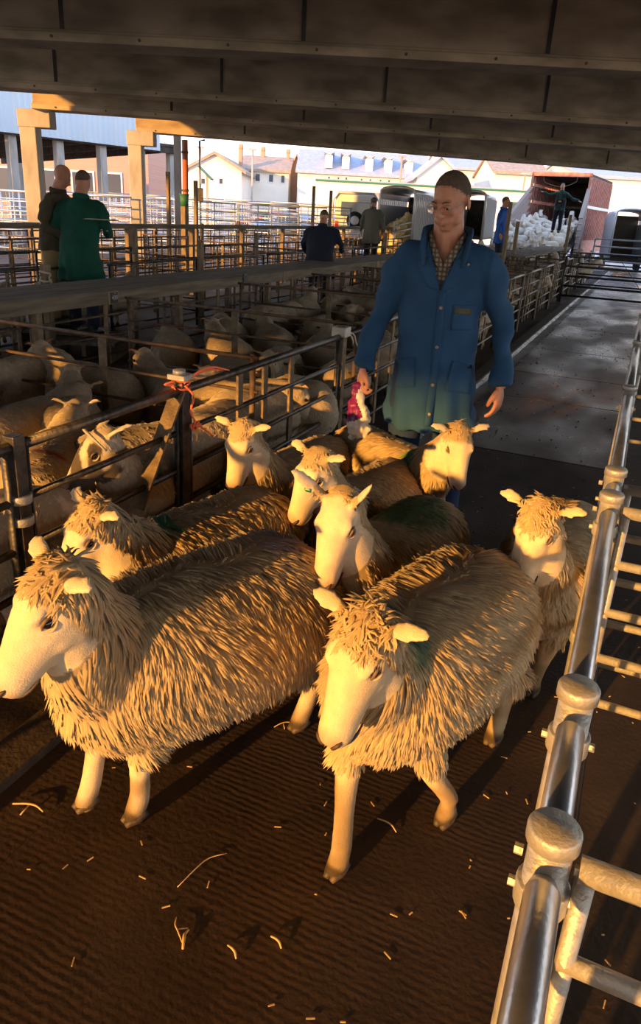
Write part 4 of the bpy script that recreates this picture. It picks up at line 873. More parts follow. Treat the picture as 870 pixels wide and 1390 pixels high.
def finish(o, I, vneck=None):
    cm = I['coat']; Lz = I['Lz']
    if vneck:   # open the coat in a V by removing the front faces, turned edges follow as lapels
        zv, k = vneck; bm = bmesh.new(); bm.from_mesh(cm)
        dead = [f for f in bm.faces if f.calc_center_median().y < .03 and f.calc_center_median().z > zv and abs(f.calc_center_median().x) < (f.calc_center_median().z-zv)*k]
        bmesh.ops.delete(bm, geom=dead, context='FACES'); bm.to_mesh(cm); bm.free()
    c = link('coat', cm, M[I['coatmat']], o)
    if vneck: sm = c.modifiers.new('cloth', 'SOLIDIFY'); sm.thickness = .004; sm.offset = -1
    if not vneck:
        mb = MB(); mb.tube([Lz((.078*math.sin(t), .008-.085*math.cos(t), 1.50-.012*math.cos(t))) for t in [i*2*math.pi/16 for i in range(17)]], [(.012, .030)]*17, upv=(0, 0, 1), n=10); mb.build('collar', M[I['coatmat']], o)
    return c
# ---- the drover
DH = 1.915
q0 = Vector((-.92, 3.58, 0)); rz = math.atan2(0-q0.y, 0-q0.x)+math.pi/2
ho_, I = person('tall man in long blue work coat and glasses, looking down, holding a bag', q0, rz+R(-4), DH, voxel=.0055, face_yaw=-26, face_pitch=20, coat='coat_blue', coat_len=.60,
                trousers='navy_leg', fine=True, cvox=.011, wide=1.0, lean=.05,
                arms=(((-.285, .0, 1.13), (-.335, -.10, .875), (-.06, -.18, -1), (.35, -.9, 0)), ((.30, .03, 1.13), (.325, -.06, .84), (-.02, -.10, -1), (-.35, -.9, 0))), hands=((.75, True), (.55, False)), feet=((-.13, .05), (.13, -.02)))
coat = finish(ho_, I, (1.285, .40))
bvh = BVHTree.FromPolygons([v.co for v in coat.data.vertices], [p.vertices[:] for p in coat.data.polygons])
def front(x, z, off=.004, y0=-.6):
    r_ = bvh.ray_cast(Vector((x, y0, z)), Vector((0, 1, 0)), 1.2)
    return Vector((x, (r_[0].y if r_[0] is not None and r_[0].y < .1 else -.16)-off, z))
def patch(name, quad, m, th=.004, off=.004, nu=8, nv=8, parent=None):
    """cloth piece whose four corners lie on the coat front"""
    A, B_, C_, D = [Vector(q+(0,)) for q in quad]; mb = MB(); vs_ = []
    for j in range(nv+1):
        for i in range(nu+1):
            u, v = i/nu, j/nv; p = (A*(1-u)+B_*u)*(1-v)+(D*(1-u)+C_*u)*v; vs_.append(front(p.x, p.y, off))
    mb.add(vs_, [(j*(nu+1)+i, j*(nu+1)+i+1, (j+1)*(nu+1)+i+1, (j+1)*(nu+1)+i) for j in range(nv) for i in range(nu)], True)
    p = mb.build(name, m, parent or ho_); s_ = p.modifiers.new('t', 'SOLIDIFY'); s_.thickness = th; s_.offset = 0; return p
Lz = I['Lz']; h = I['h']
# checked shirt inside the V
B = MB(); B.tube([Lz((0, .0, 1.15)), Lz((0, -.004, 1.33)), Lz((0, -.0, 1.42)), Lz((0, .006, 1.465))], [(.15, .118), (.165, .120), (.13, .100), (.085, .078)], upv=(0, 1, 0), n=24, k=3)
sm_ = blob(B, .01, 3); bm = bmesh.new(); bm.from_mesh(sm_)
bmesh.ops.delete(bm, geom=[f for f in bm.faces if f.calc_center_median().y < .03 and f.calc_center_median().z > 1.365 and abs(f.calc_center_median().x) < (f.calc_center_median().z-1.365)*.42], context='FACES'); bm.to_mesh(sm_); bm.free()
so = link('shirt', sm_, M['check'], ho_); s_ = so.modifiers.new('t', 'SOLIDIFY'); s_.thickness = .004
for q in (1, -1):   # shirt collar and opening
    mb = MB(); mb.tube([Lz((q*.005, -.118, 1.365)), Lz((q*.03, -.115, 1.41)), Lz((q*.052, -.092, 1.455)), Lz((q*.070, -.055, 1.49)), Lz((q*.078, .0, 1.505)), Lz((q*.05, .07, 1.515)), Lz((0, .088, 1.515))], [(.004, .012), (.005, .018), (.006, .022), (.006, .022), (.006, .02), (.006, .02), (.006, .02)], upv=(0, 0, 1), n=8, k=3); mb.build('shirt_collar', M['check'], ho_)
    # coat collar stands round the neck and folds into the lapel
    mb = MB(); mb.tube([Lz((q*.075, -.112, 1.375)), Lz((q*.088, -.095, 1.43)), Lz((q*.095, -.055, 1.485)), Lz((q*.095, .005, 1.510)), Lz((q*.066, .078, 1.522)), Lz((0, .104, 1.525))], [(.006, .024), (.009, .030), (.011, .034), (.011, .034), (.010, .030), (.010, .03)], upv=(q*.4, 0, 1), n=10, k=3); mb.build('collar', M['coat_blue'], ho_)
    zt = 1.40
    patch('lapel', ((q*.004, 1.275), (q*.050, 1.285), (q*.125, 1.40), (q*.052, 1.415)), M['coat_blue'], .006, .008)
mb = MB(); mb.tube([front(.11, 1.392, .012), front(.11, 1.392, .016)], .006, n=10, upv=(0, 0, 1)); mb.build('button', M['clamp'], ho_)
patch('front_placket', ((-.004, .64), (.030, .64), (.030, 1.275), (-.004, 1.275)), M['coat_blue'], .004, .003, 2, 30)
for z in (1.20, 1.02, .84, .70): mb = MB(); p = front(.013, z, .006); mb.tube([p, p-Vector((0, .004, 0))], .008, n=12, upv=(0, 0, 1)); mb.build('button', mat('bone_button', (.30, .24, .16), .5) if 'bb' not in M else M['bb'], ho_)
patch('chest_pocket', ((.065, 1.10), (.165, 1.10), (.165, 1.215), (.065, 1.215)), M['coat_blue'], .003, .004)
patch('pocket_badge', ((.072, 1.178), (.150, 1.170), (.150, 1.198), (.075, 1.204)), mat('faded_badge', (.05, .05, .03), .8, col2=(.11, .10, .05), scale=60), .002, .008)
for q in (1, -1): patch('side_pocket', ((q*.07, .82), (q*.185, .80), (q*.19, .93), (q*.09, .96)), M['coat_blue'], .003, .004)
# glasses
gl = M['frame_wire'] = mat('thin_metal_spectacle_wire', (.35, .30, .22), .3, .8); mg = bpy.data.materials.new('spectacle_lens'); mg.use_nodes = True; bb = mg.node_tree.nodes['Principled BSDF']; bb.inputs['Transmission Weight'].default_value = 1; bb.inputs['Roughness'].default_value = .02; bb.inputs['IOR'].default_value = 1.05; bb.inputs['Alpha'].default_value = .35; M['lens'] = mg
gr = MB(); 
for q in (1, -1):
    ring = [h(q*.033+.024*math.cos(t), -.1065+.10*((.024*math.cos(t)*q+.033)**2)*9, -.002+.017*math.sin(t)) for t in [i*2*math.pi/20 for i in range(21)]]; gr.tube(ring, .0012, n=6)
    gr.tube([h(q*.057, -.098, .004), h(q*.074, -.07, .006), h(q*.080, -.02, .004), h(q*.082, .018, .004), h(q*.082, .03, -.012)], .0013, n=6, k=2)
    lm = MB(); lm.add([h(q*.033, -.1065+.9*.033**2, -.002)]+ring[:-1], [(0, i+1, (i+1) % 20+1) for i in range(20)], True); lo = lm.build('lens', M['lens'], ho_); s_ = lo.modifiers.new('t', 'SOLIDIFY'); s_.thickness = .0012
gr.tube([h(-.010, -.108, .004), h(0, -.110, .008), h(.010, -.108, .004)], .0013, n=6, k=3)
gr.build('glasses', gl, ho_)
# ---- bag in his right hand
mw = ho_.matrix_world if False else Matrix.LocRotScale(Vector(q0), Matrix.Rotation(rz+R(-4), 3, 'Z').to_quaternion(), Vector((DH/1.8,)*3))
wr = mw @ Vector((-.345, -.135, .800))
bag = empty('feed_bag', wr, rz, 'crumpled white bag with a purple panel hanging from the man\'s right hand', 'bag')
M['bagw'] = mat('white_crumpled_plastic', (.78, .70, .58), .45, bump=.6, scale=20, bscale=45); M['bagp'] = mat('purple_print', (.20, .01, .11), .45, bump=.4, scale=20, bscale=45)
B = MB(); B.tube([(0, 0, .02), (0, -.005, -.03), (.004, -.01, -.09), (.012, -.015, -.15), (.022, -.02, -.20)], [(.016, .014), (.028, .02), (.045, .028), (.060, .040), (.062, .050)], upv=(0, 1, 0), n=16, k=3)
B.ell((.02, -.025, -.225), (.062, .050, .045), None, 14, 9); B.ell((.045, -.03, -.265), (.035, .035, .035)); B.ell((.0, -.02, -.275), (.035, .035, .025)); B.ell((.070, -.02, -.222), (.025, .02, .012))
bm_ = blob(B, .007, 2); a = getv(bm_); N = getn(bm_); a += N*(vnoise(a, 60, 3)*.005+vnoise(a, 110, 4)*.003)[:, None]; setv(bm_, a)
bm = bmesh.new(); bm.from_mesh(bm_)
for f in bm.faces:
    c = f.calc_center_median(); f.material_index = 1 if (c.z > -.175+c.x*.5 and c.x < .018+.02*math.sin(c.z*30)) else 0
bm.to_mesh(bm_); bm.free()
wh = bpy.data.meshes.new_from_object(bpy.data.objects.new('t', bm_)); 
def subset(me, idx, name, m, parent):
    b_ = bmesh.new(); b_.from_mesh(me); bmesh.ops.delete(b_, geom=[f for f in b_.faces if f.material_index != idx], context='FACES'); r_ = bpy.data.meshes.new(name); b_.to_mesh(r_); b_.free()
    for p in r_.polygons: p.material_index = 0
    return link(name, r_, m, parent)
subset(bm_, 0, 'bag_bottom', M['bagw'], bag); subset(bm_, 1, 'purple_panel', M['bagp'], bag)
# ---- men in the background
def bgman(label, px, pytop, d, hgt, yaw, **kw):
    p = hd(px, pytop, d); z0 = p.z-hgt; o, I2 = person(label, (p.x, p.y, z0), yaw, hgt, voxel=kw.pop('voxel', .018), cvox=kw.pop('cvox', .022), **kw); finish(o, I2); return o, z0, p
toC = lambda px, d: (lambda p: math.atan2(-p.y, -p.x)+math.pi/2)(hd(px, 300, d))
plat = []
o, z, p = bgman('bald man in an olive-brown jacket bending his head beside the man in green', 66, 219, 8.9, 1.76, toC(66, 9)+R(62), coat='brown', coat_len=.86, trousers='tan', face_pitch=34, face_yaw=10, hairfn=lambda q: q[:, 2] > 9, lean=.10, wide=1.12,
     arms=(((-.29, -.02, 1.15), (-.20, -.22, 1.02)), ((.29, -.02, 1.15), (.16, -.24, 1.0))), voxel=.014, cvox=.016); plat.append((p, z))
o, z, p = bgman('man in a dark green knee-length coat, seen from behind, writing', 101, 226, 8.5, 1.76, toC(101, 9)+R(180-28), coat='green', coat_len=.62, trousers='navy', face_pitch=34, lean=.12, hair='hair', wide=1.18,
     arms=(((-.32, -.05, 1.17), (-.20, -.30, 1.12)), ((.30, .0, 1.15), (.18, -.26, 1.05))), voxel=.014, cvox=.016); plat.append((p, z))
mb = MB(); mb.box(-.26, -.006, -.12, .26, .006, .12)
pad = empty('clipboard', hd(137, 299, 8.3), HEAD, 'pale sheet of paper lying on the rail by the man in green', 'paper'); mb = MB(); mb.box(-.16, -.1, 0, .16, .1, .008); mb.build('board', M['strap'], pad); mb = MB(); mb.box(-.14, -.09, .008, .14, .09, .012); mb.build('sheet', mat('paper', (.6, .6, .58), .8), pad)
o, z, p = bgman('man in a flat cap and long grey-green coat, back turned, before the hay trailer', 508, 266, 19.5, 1.76, toC(508, 19)+R(180-15), coat='greycoat', coat_len=.62, trousers='navy', cap='greycoat', wide=1.1); plat.append((p, z))
o, z, p = bgman('man in a bright blue jacket standing in profile beside the lorry ramp', 687, 265, 18.5, 1.76, toC(687, 19)+R(75), coat='brightblue', coat_len=.70, trousers='navy', wide=1.0); plat.append((p, z))
o, z, p = bgman('man in navy dungarees with both arms held out, high in the lorry doorway', 765, 247, 30.0, 1.8, toC(765, 30)+R(-8), coat='bottle', coat_len=.80, trousers='navy', wide=.95,
     arms=(((-.45, -.03, 1.33), (-.66, -.08, 1.42)), ((.44, -.03, 1.22), (.66, -.1, 1.16)))); MANZ = (p, z)
B = MB(); B.tube([(0, 0, .84), (0, 0, 1.0), (0, 0, 1.2)], [(.19, .15), (.205, .15), (.205, .15)], upv=(0, 1, 0), n=16, k=2); B.bar((-.1, -.15, 1.15), (-.10, -.13, 1.46), .05, .012, (0, 1, 0)); B.bar((.1, -.15, 1.15), (.10, -.13, 1.46), .05, .012, (0, 1, 0)); link('dungarees', blob(B, .02, 2), M['navy'], o)
mb = MB(); mb.box(-.05, -.166, 1.10, .05, -.155, 1.14); mb.build('yellow_badge', mat('yellow_badge', (.7, .5, .05), .7), o)
o, z, p = bgman('person in dark clothes crouching low between two tall timber posts', 437, 282, 11.6, 1.55, toC(437, 12)+R(170), coat='navy', coat_len=.60, trousers='navy', face_pitch=40, lean=.2, wide=1.35,
     arms=(((-.36, -.1, 1.2), (-.36, -.35, 1.05)), ((.34, -.1, 1.2), (.30, -.35, 1.0)))); plat.append((p, z))
for (p, z) in plat:   # the low boards between the pens that they stand on
    if z > .06:
        o = empty('duckboard', (p.x, p.y, 0), HEAD, 'low timber step among the pens under the '+['bald man in olive-brown', 'man in the dark green coat', 'man in the flat cap', 'man in the bright blue jacket', 'crouching figure'][plat.index((p, z))], 'step'); 
        for k in range(4): mb = MB(); mb.box(-.45, -.4+.2*k, z-.04, .45, -.4+.2*k+.19, z); mb.build('plank', M['plank'], o)
        for k in (-.4, .36): mb = MB(); mb.box(k, -.4, 0, k+.05, .39, z-.04); mb.build('bearer', M['timber'], o)
# ------------------------------------------------------------------ beyond the roof: lorry, trailers, cars
def uv(px, py, v): p = bv(px, py, v); return p.dot(HU), p.z
def UV(u, v, z=0): q = HU*u+HV*v; return Vector((q.x, q.y, z))
M['redside'] = mat('faded_red_ribbed_steel', (.38, .13, .09), .7, .1, col2=(.50, .24, .18), scale=5); M['darkin'] = mat('dark_timber_and_shade', (.03, .022, .016), .9, col2=(.07, .05, .035), scale=5)
M['alu'] = mat('bare_aluminium', (.62, .64, .66), .4, .5); M['tyre'] = mat('tyre_rubber', (.02, .02, .02), .8); M['white'] = mat('white_paint', (.75, .74, .70), .5); M['glass'] = mat('car_window', (.05, .07, .09), .1, spec=.8)
(pm, zm) = MANZ
FZ = zm
u0, zt = uv(803, 236, 33.0); u1, _ = uv(832, 247, 38.2)
dv = Vector((u1-u0, 5.2)); Lt = dv.length; dv.normalize(); ang = math.atan2(dv.y, dv.x)       # lorry's length direction in (u, v)
lor = empty('livestock_lorry', UV(u0, 33.0), HEAD+ang, 'tall red-sided livestock lorry standing open at the back', 'lorry')
# local x = along the lorry away from the camera, local y = towards its left
W_ = 2.45
def part(name, m, f, parent=lor, bevel=0): mb = MB(); f(mb); return mb.build(name, m, parent, bevel=bevel)
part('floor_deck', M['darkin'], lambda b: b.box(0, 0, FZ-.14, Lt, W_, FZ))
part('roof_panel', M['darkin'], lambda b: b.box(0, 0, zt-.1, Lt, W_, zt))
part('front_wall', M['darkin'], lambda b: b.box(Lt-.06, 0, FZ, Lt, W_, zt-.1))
for y in (0, W_-.05):
    part('side_wall', M['redside'], lambda b: (b.box(0, y, FZ-.9 if False else FZ-.3, Lt, y+.04, FZ+1.15), b.box(0, y, FZ+1.28, Lt, y+.04, zt-.55), b.box(0, y, zt-.44, Lt, y+.04, zt-.1)))
    for i in range(int(Lt/.28)):
        part('side_rib', M['redside'], lambda b: b.box(.1+.28*i, y-.05, FZ-.3, .17+.28*i, y, zt-.12))
part('skirt', M['redside'], lambda b: b.box(.1, .02, .5, Lt-.2, .06, FZ-.3)); part('white_band', M['white'], lambda b: b.box(.0, -.062, FZ+1.02, Lt, -.03, FZ+1.14))
for y in (-.06, W_-.04): part('rear_post', M['redside'], lambda b: b.box(-.06, y, .6, .06, y+.1, zt))
part('rear_header', M['redside'], lambda b: b.box(-.06, -.06, zt-.14, .06, W_+.06, zt+.03)); part('middle_deck_rail', M['strap'], lambda b: b.box(Lt*.6, .05, FZ+1.05, Lt*.6+.05, W_-.05, FZ+1.15))
mb = MB(); mb.tube([(-.02, .55, zt-.14), (-.02, .6, zt-.35), (-.02, 1.2, zt-.55), (-.02, 1.9, zt-.38), (-.02, 1.98, zt-.14)], .012, n=6, k=4); mb.build('slack_chain', M['strap'], lor)
for y in (.045, W_-.07): part('inner_shade_sheet', M['darkin'], lambda b: (b.box(.08, y, FZ, Lt-.1, y+.02, FZ+1.14), b.box(.08, y, FZ+1.29, Lt-.1, y+.02, zt-.56)))  # dark sheets added so the sunlit inner walls read as shade
for x in (.8, 2.0, Lt-1):
    for y in (.15, W_-.4): mb = MB(); mb.tube([(x, y, .45), (x, y+.25, .45)], .45, n=20); mb.build('wheel', M['tyre'], lor)
for (y, s_) in ((0, -1), (W_, 1)):     # slatted wings at the ramp
    wg = MB()
    for k in range(7): wg.box(-2.3, y+s_*.03, FZ+.15+.24*k-.0, 0, y+s_*.07, FZ+.32+.24*k)
    for k in range(7):
        mb = MB(); mb.bar((0, y, FZ+.25+.26*k), (-2.1, y+s_*.25, max(.3, FZ-.85+.24*k)), .03, .16, (0, 1, 0)); mb.build('wing_slat', M['alu'] if False else mat('weathered_slat', (.30, .22, .17), .8) if 'ws' not in M else M['ws'], lor); M['ws'] = lor.children[-1].data.materials[0] if False else M.get('ws') or bpy.data.materials['weathered_slat']
mb = MB(); mb.add([(0, 0, FZ), (0, W_, FZ), (-6.0, W_+.4, .03), (-6.0, -.3, .03), (0, 0, FZ-.12), (0, W_, FZ-.12), (-6, W_+.4, -.02), (-6, -.3, -.02)], [(0, 1, 2, 3), (7, 6, 5, 4), (0, 3, 7, 4), (1, 5, 6, 2), (0, 4, 5, 1), (3, 2, 6, 7)])
mb.build('ramp', M['darkin'], lor)
# flock coming down the ramp
LR = Matrix.LocRotScale(UV(u0, 33.0), Matrix.Rotation(HEAD+ang, 3, 'Z').to_quaternion(), Vector((1, 1, 1)))
def ramp_z(x): return max(0, FZ*(1+x/6.0)) if x < 0 else FZ
k = 0; rr_ = random.Random(4)
WL = ['white sheep pouring down the lorry ramp', 'dark-faced white sheep on the lorry ramp']
for x in [-.5-.62*i for i in range(14)]:
    n_ = 4 if x < -.3 else 2
    for j in range(n_):
        y = .35+(W_-.5)*j/max(1, n_-1)+rr_.uniform(-.12, .12) + (rr_.uniform(-.2, .3) if x < -4 else 0)
        X = x+rr_.uniform(-.15, .15); p = LR @ Vector((X, y, ramp_z(X))); kk = rr_.choice((0, 0, 1, 2)); k += 1
        white_sheep(p, math.degrees(HEAD+ang)+180+rr_.uniform(-50, 50), kk, (WL[1] if kk == 1 else WL[0])+f', {ORD[int(round((-x-.5)/.62))]} row down, {ORD[j]} across')
for i, (x, y) in enumerate(((.5, .6), (.7, 1.25), (.5, 1.9))): white_sheep(LR @ Vector((x, y, FZ)), math.degrees(HEAD+ang)+180+rr_.uniform(-30, 30), 0, 'white sheep still inside the lorry doorway, '+['rightmost', 'middle', 'leftmost'][i]+' of three')
for i in range(12):
    px = rr_.uniform(700, 788); d = rr_.uniform(19.5, 24); p = hd(px, 340, d); white_sheep((p.x, p.y, 0), rr_.uniform(0, 360), rr_.choice((0, 1, 2)), f'white sheep bunched at the foot of the lorry ramp, {ORD[i]} of twelve')

def trailer(label, px0, px1, pyt, v, length, yaw, floor=.55, hay=False, open_=True, back='darkin'):
    a, zt_ = uv(px0, pyt, v); b_, _ = uv(px1, pyt, v); w_ = b_-a; o = empty('livestock_trailer', UV(a, v), HEAD+R(yaw), label, 'trailer')
    # local x across, y away
    P = lambda name, m, f, bev=0: part(name, m, f, o, bev)
    P('floor_panel', M['darkin'], lambda b: b.box(0, 0, floor-.1, w_, length, floor)); P('front_panel', M[back], lambda b: b.box(0, length-.05, floor, w_, length, zt_-.2))
    for x in (0, w_-.04):
        P('side_panel', M['alu'], lambda b: b.box(x, 0, floor, x+.04, length, zt_-.55)); P('top_rail', M['alu'], lambda b: b.box(x, 0, zt_-.38, x+.04, length, zt_-.2))
        sx_ = -1 if x == 0 else 1; xo = x if x == 0 else x+.04
        for i in range(int(length/.22)): P('rib', M['alu'], lambda b: b.box(min(xo, xo+sx_*.06), .05+.22*i, floor-.05, max(xo, xo+sx_*.06), .11+.22*i, zt_-.2))
    mb = MB(); n = 10; pr = [(w_/2-w_/2*math.cos(math.pi*i/n)*1.0, zt_-.2+.2*math.sin(math.pi*i/n)**.6) for i in range(n+1)]
    vs_ = [(x, y, z) for y in (0, length) for x, z in pr]; mb.add(vs_, [(i, i+1, n+2+i, n+1+i) for i in range(n)], True); r_ = mb.build('curved_roof', M['alu'], o); s_ = r_.modifiers.new('t', 'SOLIDIFY'); s_.thickness = .04
    mb = MB(); mb.tube([(0, 0, floor-.1), (0, 0, zt_-.4)]+[(x, 0, z) for x, z in pr[1:-1]]+[(w_, 0, zt_-.4), (w_, 0, floor-.1)], .045, n=8, upv=(0, 1, 0)); mb.build('rear_hoop', M['alu'], o)
    for x in (-.1, w_-.05):
        for y in (length*.45, length*.6): mb = MB(); mb.tube([(x, y, .32), (x+.15, y, .32)], .30, n=16); mb.build('wheel', M['tyre'], o)
    if hay:
        B = MB(); B.ell((w_*.5, .45, floor+.25), (w_*.44, .6, .75)); B.ell((w_*.7, .55, floor+.4), (w_*.25, .5, .85)); B.ell((w_*.3, .3, floor), (.35, .5, .4)); B.box(.05, .1, floor, w_-.08, length-.2, floor+.25)
        me = blob(B, .06, 1); a_ = getv(me); a_ += getn(me)*(vnoise(a_, 14, 2)*.05+vnoise(a_, 35, 3)*.03)[:, None]; setv(me, a_); h_ = link('hay', me, M['hay']); tag(h_, 'heap of golden straw inside the open livestock trailer', 'straw', kind='stuff'); h_.location = UV(a, v); h_.rotation_euler = (0, 0, HEAD+R(yaw))
        gt = MB()
        for k in range(5): mb = MB(); mb.tube([(w_-.02, -.02, floor+.15+.2*k), (w_-.45, -.5, floor+.05+.19*k)], .022, n=6); mb.build('gate_bar', M['alu'], o)
        mb = MB(); mb.tube([(w_-.45, -.5, floor-.05), (w_-.45, -.5, floor+.9)], .025, n=6, upv=(0, 1, 0)); mb.build('gate_upright', M['alu'], o)
    return o
trailer('open silver livestock trailer heaped with straw behind the man in the long coat', 517, 567, 253, 25, 3.4, -22, floor=.55, hay=True)
trailer('open silver livestock trailer seen beside the drover\'s head', 618, 661, 258, 25.5, 3.2, -18, floor=1.15)
trailer('dark open-backed trailer at the right edge beside the red lorry', 838, 885, 283, 30, 4, -15, floor=.5, back='plank')
mb = MB()
def vehicle(label, px, pyt, v, w_, h_, body, spare=False, yaw=0, length=3.9, name='car'):
    u, _ = uv(px, pyt, v); o = empty(name, UV(u, v), HEAD+R(yaw), label, 'car')
    B = MB(); B.tube([(0, 0, h_*.42), (0, .25, h_*.46), (0, length*.5, h_*.48), (0, length*.85, h_*.42), (0, length, h_*.36)], [(w_*.46, h_*.24), (w_*.5, h_*.27), (w_*.5, h_*.27), (w_*.49, h_*.24), (w_*.4, h_*.15)], n=16, k=2)
    B.tube([(0, .12, h_*.74), (0, .45, h_*.78), (0, length*.45, h_*.79), (0, length*.66, h_*.62)], [(w_*.40, h_*.18), (w_*.44, h_*.22), (w_*.44, h_*.21), (w_*.42, h_*.05)], n=14, k=2)
    if spare:
        q_ = part('body', body, lambda b: (b.box(-w_/2, 0, .35, w_/2, length*.62, h_*.60), b.box(-w_/2+.08, .03, h_*.60, w_/2-.08, length*.55, h_), b.box(-w_/2+.03, length*.6, .35, w_/2-.03, length, h_*.52)), o, .07)
        part('roof_frame', M['alu'], lambda b: b.tube([(-w_/2, -.03, .4), (-w_/2, -.03, h_*.9), (-w_/2+.2, -.03, h_+.03), (w_/2-.2, -.03, h_+.03), (w_/2, -.03, h_*.9), (w_/2, -.03, .4)], .045, n=8, upv=(0, 1, 0)), o)
    else: link('body', blob(B, .05, 1), body, o)
    part('rear_window', M['glass'], lambda b: b.box(-w_*.32, .02 if not spare else -.02, h_*.66, w_*.32, .12, h_*.88), o, .01)
    for s_ in (-1, 1):
        part('side_window', M['glass'], lambda b: b.box(s_*w_*.42-.04, .6, h_*.66, s_*w_*.42+.04, length*.5, h_*.88), o, .01)
        part('tail_lamp', mat('red_lamp', (.5, .02, .01), .3) if 'tl' not in M else M['tl'], lambda b: b.box(s_*w_*.40-.06, -.03, h_*.45, s_*w_*.40+.06, .08, h_*.58), o); M['tl'] = bpy.data.materials['red_lamp']
        for y in (.75, length-.75): mb = MB(); mb.tube([(s_*w_*.46-.1, y, .33), (s_*w_*.46+.1, y, .33)], .33, n=18); mb.build('wheel', M['tyre'], o)
    part('bumper', M['steel'], lambda b: b.box(-w_*.46, -.1, h_*.2, w_*.46, .05, h_*.32), o, .02)
    if spare: mb = MB(); mb.tube([(0, -.22, h_*.60), (0, .0, h_*.60)], [.31, .33], n=20, upv=(0, 0, 1)); mb.build('spare_wheel', M['tyre'], o); mb = MB(); mb.tube([(0, -.25, h_*.60), (0, -.21, h_*.60)], [.14, .18], n=16); mb.build('wheel_disc', M['white'], o)
    return o
vehicle('white off-road vehicle with a spare wheel on its back door', 484, 262, 29, 1.75, 2.35, M['white'], True, yaw=-4)
M['cargrey'] = mat('silver_blue_paint', (.35, .42, .5), .3, .4); M['carred'] = mat('red_paint', (.5, .04, .03), .35); M['carblue'] = mat('blue_paint', (.03, .12, .4), .35)
vehicle('silver-grey car parked in the yard left of the white off-road vehicle', 428, 275, 42, 1.8, 1.5, M['cargrey'], yaw=70)
vehicle('small blue car parked in the yard', 457, 277, 37, 1.7, 1.45, M['carblue'], yaw=-8)
vehicle('red car parked behind the galvanised hurdles', 400, 272, 50, 1.8, 1.45, M['carred'], yaw=80)
